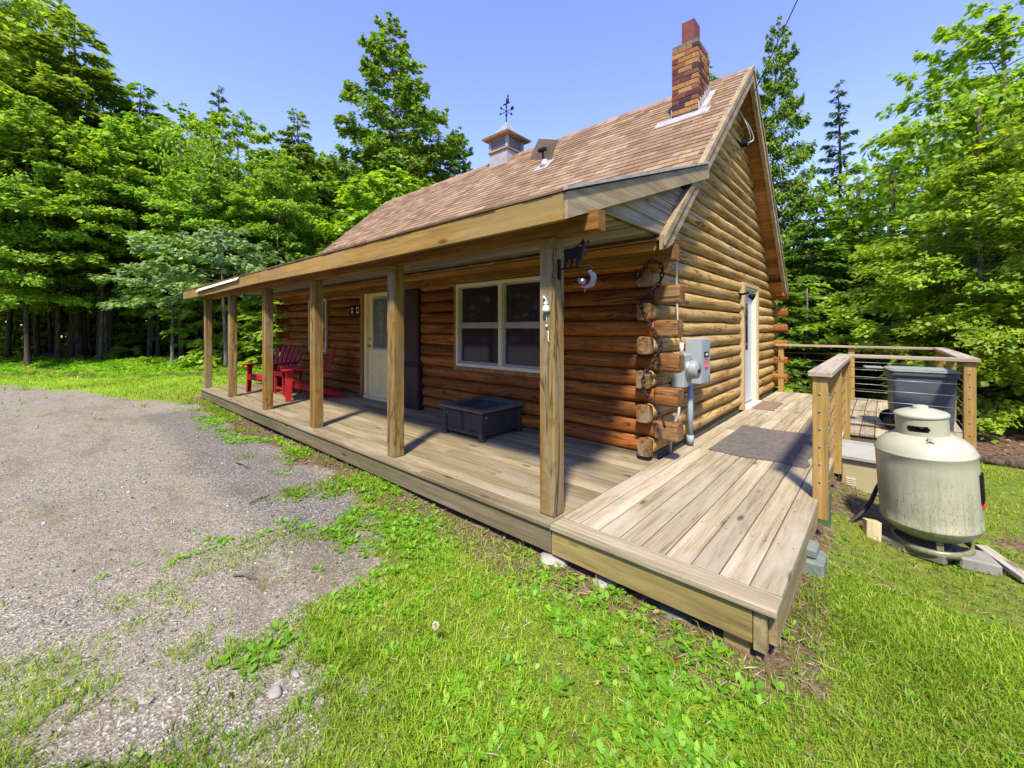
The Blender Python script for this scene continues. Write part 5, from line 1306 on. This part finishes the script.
near = lambda k, d0: (lambda x, y: gd(x, y)*np.clip((d0/np.hypot(x-1.3, y+1.2))**k, 0, 1))
V, F = blades([
 (300000, -1.9, 3.6, -2.9, 1.4, .030, .0044, 201, near(1.3, 2.0)),
 (160000, -5.0, 5.0, -2.6, 6.4, .034, .006, 202, near(.7, 2.6)),
 (70000, -24, -7.6, -9, 6, .07, .014, 203, lambda x, y: gd(x, y)*(x < -7.9)),
 (30000, -9, -2, -.75, .05, .06, .006, 204, gd), (16000, -1.6, -.1, -2.6, -1.2, .06, .0042, 205, tuft),
])
tag(fast_mesh('grass', V, F, M['grass'], True), 'short mown bright green lawn grass', 'grass', None, 'stuff')
def round_leaves(P, axis, nrm, ln, wd):
    s = unit(np.cross(axis, nrm)); n = np.cross(s, axis); ln = ln[:, None]; wd = wd[:, None]
    V = np.stack([P, P+axis*ln*.3+s*wd*.42, P+axis*ln*.7+s*wd*.46-n*ln*.05, P+axis*ln-n*ln*.16, P+axis*ln*.7-s*wd*.46-n*ln*.05, P+axis*ln*.3-s*wd*.42], 1).reshape(-1, 3)
    return V, np.arange(len(P)*6).reshape(-1, 6)
def weeds(sets):
    Vs, Fs, off = [], [], 0
    for (n, x0, x1, y0, y1, size, k, seed, dens) in sets:
        x, y, r = scatter(n, x0, x1, y0, y1, dens, seed); m_ = len(x); z = height(x, y)
        sz = size*r.uniform(.5, 1.5, m_)
        X, Y, Z, S = (np.repeat(q, k) for q in (x, y, z, sz)); N = m_*k
        a = np.tile(np.arange(k)*2*np.pi/k, m_)+np.repeat(r.uniform(0, 6.28, m_), k)+r.normal(0, .3, N); up = r.uniform(.1, .95, N)
        ax = unit(np.stack([np.cos(a), np.sin(a), up], -1)); P = np.stack([X, Y, Z], -1)+ax*S[:, None]*.25
        V, F = round_leaves(P, ax, unit(np.array([0, 0, 1.])+r.normal(0, .18, (N, 3))), S*r.uniform(.7, 1.2, N), S*r.uniform(.42, .7, N))
        Vs.append(V); Fs.append(F+off); off += len(V)
    return np.concatenate(Vs), np.concatenate(Fs)
def wd_(x, y):
    n = fbm(x*1.5, y*1.5, 91); n2 = fbm(x*5, y*5, 92); strip = .55+.45*sst(-2.0, .2, y)
    return np.where(under(x, y), 0, gd(x, y)*sst(.40, .62, n*.75+n2*.3)*strip*np.where(x > 1.35, .12, 1.)*np.where((x < -.2) & (y < -1.7), .3, 1.))
bank = lambda x, y: gd(x, y)*sst(12.6, 14, -(x-CAM[0])*math.sin(YAW)+(y-CAM[1])*math.cos(YAW))*(x < -8)
V, F = weeds([
 (9500, -2.6, 1.5, -2.6, .3, .034, 5, 301, wd_),
 (4200, -9, -.6, -.8, .02, .036, 5, 302, lambda x, y: np.where(under(x, y), 0, .6*sst(.45, .6, fbm(x*1.8, y*1.8, 95))*sst(-.75, -.3, y))),
 (900, 1.3, 4.5, -2.0, 5.5, .03, 5, 303, gd),
 (9000, -26, -7.5, -9, 9, .14, 5, 304, bank),
])
tag(fast_mesh('broadleaf_weeds', V, F, M['weed']), 'low broad leaved weeds growing through the lawn and along the deck', 'weeds', None, 'stuff')
def leaflitter():
    Vs, Fs, off = [], [], 0
    for (n, x0, x1, y0, y1, size, seed, dens) in (
      (2600, -9.5, 1.5, -.55, .08, .040, 401, lambda x, y: litter(x, y)*.8*np.where(x > -3, .35, 1)), (800, -6, 3.5, -2.6, .0, .030, 402, lambda x, y: .22+0*x),
      (9000, -30, -6, -6, 24, .11, 403, lambda x, y: litter(x, y)), (2500, 2.2, 9, 5.8, 10, .07, 404, lambda x, y: litter(x, y))):
        x, y, r = scatter(n, x0, x1, y0, y1, dens, seed); m_ = len(x)
        P = np.stack([x, y, height(x, y)+r.uniform(.004, .02, m_)], -1); a = r.uniform(0, 6.28, m_)
        V, F = leaf_quads(P, unit(np.stack([np.cos(a), np.sin(a), r.normal(0, .25, m_)], -1)), unit(np.array([0, 0, 1.])+r.normal(0, .35, (m_, 3))), size*r.uniform(.6, 1.5, m_), size*r.uniform(.4, .8, m_), .25)
        Vs.append(V); Fs.append(F+off); off += len(V)
    tag(fast_mesh('leaf_litter', np.concatenate(Vs), np.concatenate(Fs), M['litter']), 'dead brown leaves scattered over the ground', 'leaves', None, 'stuff')
leaflitter()
def straw():
    x, y, r = scatter(24000, -1.6, 3.4, -2.7, 3.6, lambda x, y: np.where(under(x, y), 0, np.clip(.16+.84*litter(x, y), 0, 1)*lawn(x, y)), 501); m_ = len(x)
    P = np.stack([x, y, height(x, y)+r.uniform(.004, .03, m_)], -1); a = r.uniform(0, 6.28, m_)
    V, F = leaf_quads(P, unit(np.stack([np.cos(a), np.sin(a), r.normal(0, .2, m_)], -1)), unit(np.array([0, 0, 1.])+r.normal(0, .3, (m_, 3))), r.uniform(.03, .11, m_), r.uniform(.003, .006, m_), .1)
    tag(fast_mesh('dry_straw', V, F, M['straw']), 'thin dry grass stalks lying on the lawn', 'straw', None, 'stuff')
straw()
def pebbles():
    x, y, r = scatter(90000, -7.5, .6, -3.2, .0, lambda x, y: np.clip(1-lawn(x, y)*.9, 0, 1)*np.clip((1.9/np.hypot(x-1.5, y+1.6))**1.1, 0, 1), 601); m_ = len(x)
    s_ = .0038*np.exp(r.normal(0, .5, m_)); z = height(x, y)
    base = np.array([(1, 0, 0), (0, 1, 0), (-1, 0, 0), (0, -1, 0), (0, 0, .75), (0, 0, -.6)]); fc = np.array([(0, 1, 4), (1, 2, 4), (2, 3, 4), (3, 0, 4), (1, 0, 5), (2, 1, 5), (3, 2, 5), (0, 3, 5)])
    a = r.uniform(0, 6.28, m_); ca, sa = np.cos(a)[:, None], np.sin(a)[:, None]; B = base[None]*r.uniform(.6, 1.4, (m_, 6, 1))
    X = B[..., 0]*ca-B[..., 1]*sa; Y = (B[..., 0]*sa+B[..., 1]*ca)*.8
    V = np.stack([X*s_[:, None]+x[:, None], Y*s_[:, None]+y[:, None], B[..., 2]*s_[:, None]+z[:, None]+.001], -1).reshape(-1, 3)
    F = (fc[None]+np.arange(m_)[:, None, None]*6).reshape(-1, 3)
    tag(fast_mesh('gravel_stones', V, F, M['pebble']), 'loose small grey gravel stones on the drive', 'gravel', None, 'stuff')
pebbles()
i = 0
for (x, y, s_) in ((-.30, -1.60, .040), (-.33, -1.50, .026), (-.66, -1.98, .030), (-1.02, -2.20, .034), (-.52, -1.80, .022)):
    i += 1; rock('loose_stone', (x, y, float(height(x, y))+s_*.2), (s_, s_*.62, s_*.30), M['stone'], 'pale flat stone lying loose at the grassy edge of the gravel', 'stone', 'loose stones on the gravel edge', seed=60+i)
for (x, y, z, a, L_, lab) in ((-1.35, -1.42, .02, .6, .16, 'pale bare twig lying on the gravel nearest the camera'), (-2.6, -.95, .015, 2.0, .20, 'short dark twig on the bluish gravel in front of the porch'), (-3.8, -.75, .015, .15, .34, 'thin branched twig on the grey gravel before the third porch post')):
    m = MB(); p = Vector((x, y, float(height(x, y))+z)); d = Vector((math.cos(a), math.sin(a), 0)); n_ = Vector((-d.y, d.x, 0))
    m.tube([p-d*L_*.5, p-d*.1*L_+n_*.015, p+d*.2*L_-n_*.01, p+d*L_*.5], [.007, .006, .005, .003], 6); m.tube([p+d*.1*L_, p+d*.3*L_+n_*.05], [.004, .002], 5)
    o = whole(m.build('twig', M['bark_grey' if 'pale' in lab else 'bark']), p); tag(o, lab, 'twig')
# white seed head
x, y = .02, -.98; t = thing('dandelion_clock', 'round white dandelion seed head on a stalk in the lawn', 'flower', (x, y, float(height(x, y))))
MB().tube([(0, 0, 0), (.004, .003, .05), (.0, .006, .10)], .002, 5).build('stem', M['weed'], t)
n = 260; rg = np.random.default_rng(3); dv = unit(rg.normal(0, 1, (n, 3))); V, F = leaf_quads(np.array([0, .006, .105])+dv*.004, dv, unit(np.cross(dv, rg.normal(0, 1, (n, 3)))), np.full(n, .016), np.full(n, .005), 0.); fast_mesh('seed_head', V, F, M['white'], False, t)

# ------------------------------------------------------------------ light, sky, camera
SUN_EL, SUN_AZ = R(55), R(150)       # azimuth from +y turning towards +x
sun = bpy.data.lights.new('sun', 'SUN'); sun.energy = 2.75; sun.angle = R(5); sun.color = (1, .92, .74)
so = bpy.data.objects.new('sun', sun); COL.objects.link(so)
to_sun = Vector((math.sin(SUN_AZ)*math.cos(SUN_EL), math.cos(SUN_AZ)*math.cos(SUN_EL), math.sin(SUN_EL)))
so.rotation_euler = to_sun.to_track_quat('Z', 'Y').to_euler(); so.location = (0, -10, 20)
w = bpy.data.worlds.new('World'); sc.world = w; w.use_nodes = True; nt = w.node_tree; nt.nodes.clear()
sky = nt.nodes.new('ShaderNodeTexSky'); sky.sky_type = 'NISHITA'; sky.sun_disc = False; sky.sun_elevation = SUN_EL; sky.sun_rotation = SUN_AZ
sky.air_density = 1.0; sky.dust_density = .1; sky.ozone_density = 1.6; sky.altitude = 1500
tint = nt.nodes.new('ShaderNodeMix'); tint.data_type = 'RGBA'; tint.blend_type = 'MULTIPLY'; tint.inputs[0].default_value = 1.; tint.inputs[7].default_value = (.90, .79, 1.14, 1)
bg = nt.nodes.new('ShaderNodeBackground'); bg.inputs[1].default_value = .15; ow_ = nt.nodes.new('ShaderNodeOutputWorld')
nt.links.new(sky.outputs[0], tint.inputs[6]); nt.links.new(tint.outputs[2], bg.inputs[0]); nt.links.new(bg.outputs[0], ow_.inputs[0])
cam = bpy.data.cameras.new('camera'); co_ = bpy.data.objects.new('camera', cam); COL.objects.link(co_); sc.camera = co_
cam.sensor_width = 36; cam.lens = FPX/1024*36; cam.shift_y = (328-384)/1024; cam.clip_end = 1500; cam.clip_start = .05
co_.location = CAM; co_.rotation_euler = (R(90), 0, YAW)
sc.view_settings.view_transform = 'Standard'; sc.view_settings.look = 'None'; sc.view_settings.exposure = 1.5; sc.view_settings.gamma = 1
sc.render.resolution_x, sc.render.resolution_y = 1024, 768
sc.render.engine = 'CYCLES'
try:
    sc.cycles.max_bounces = 12; sc.cycles.diffuse_bounces = 8; sc.cycles.transparent_max_bounces = 4; sc.cycles.use_denoising = True
except Exception: pass
for o in list(bpy.data.objects):
    for k_ in ('_world', '_base'):
        if k_ in o: del o[k_]
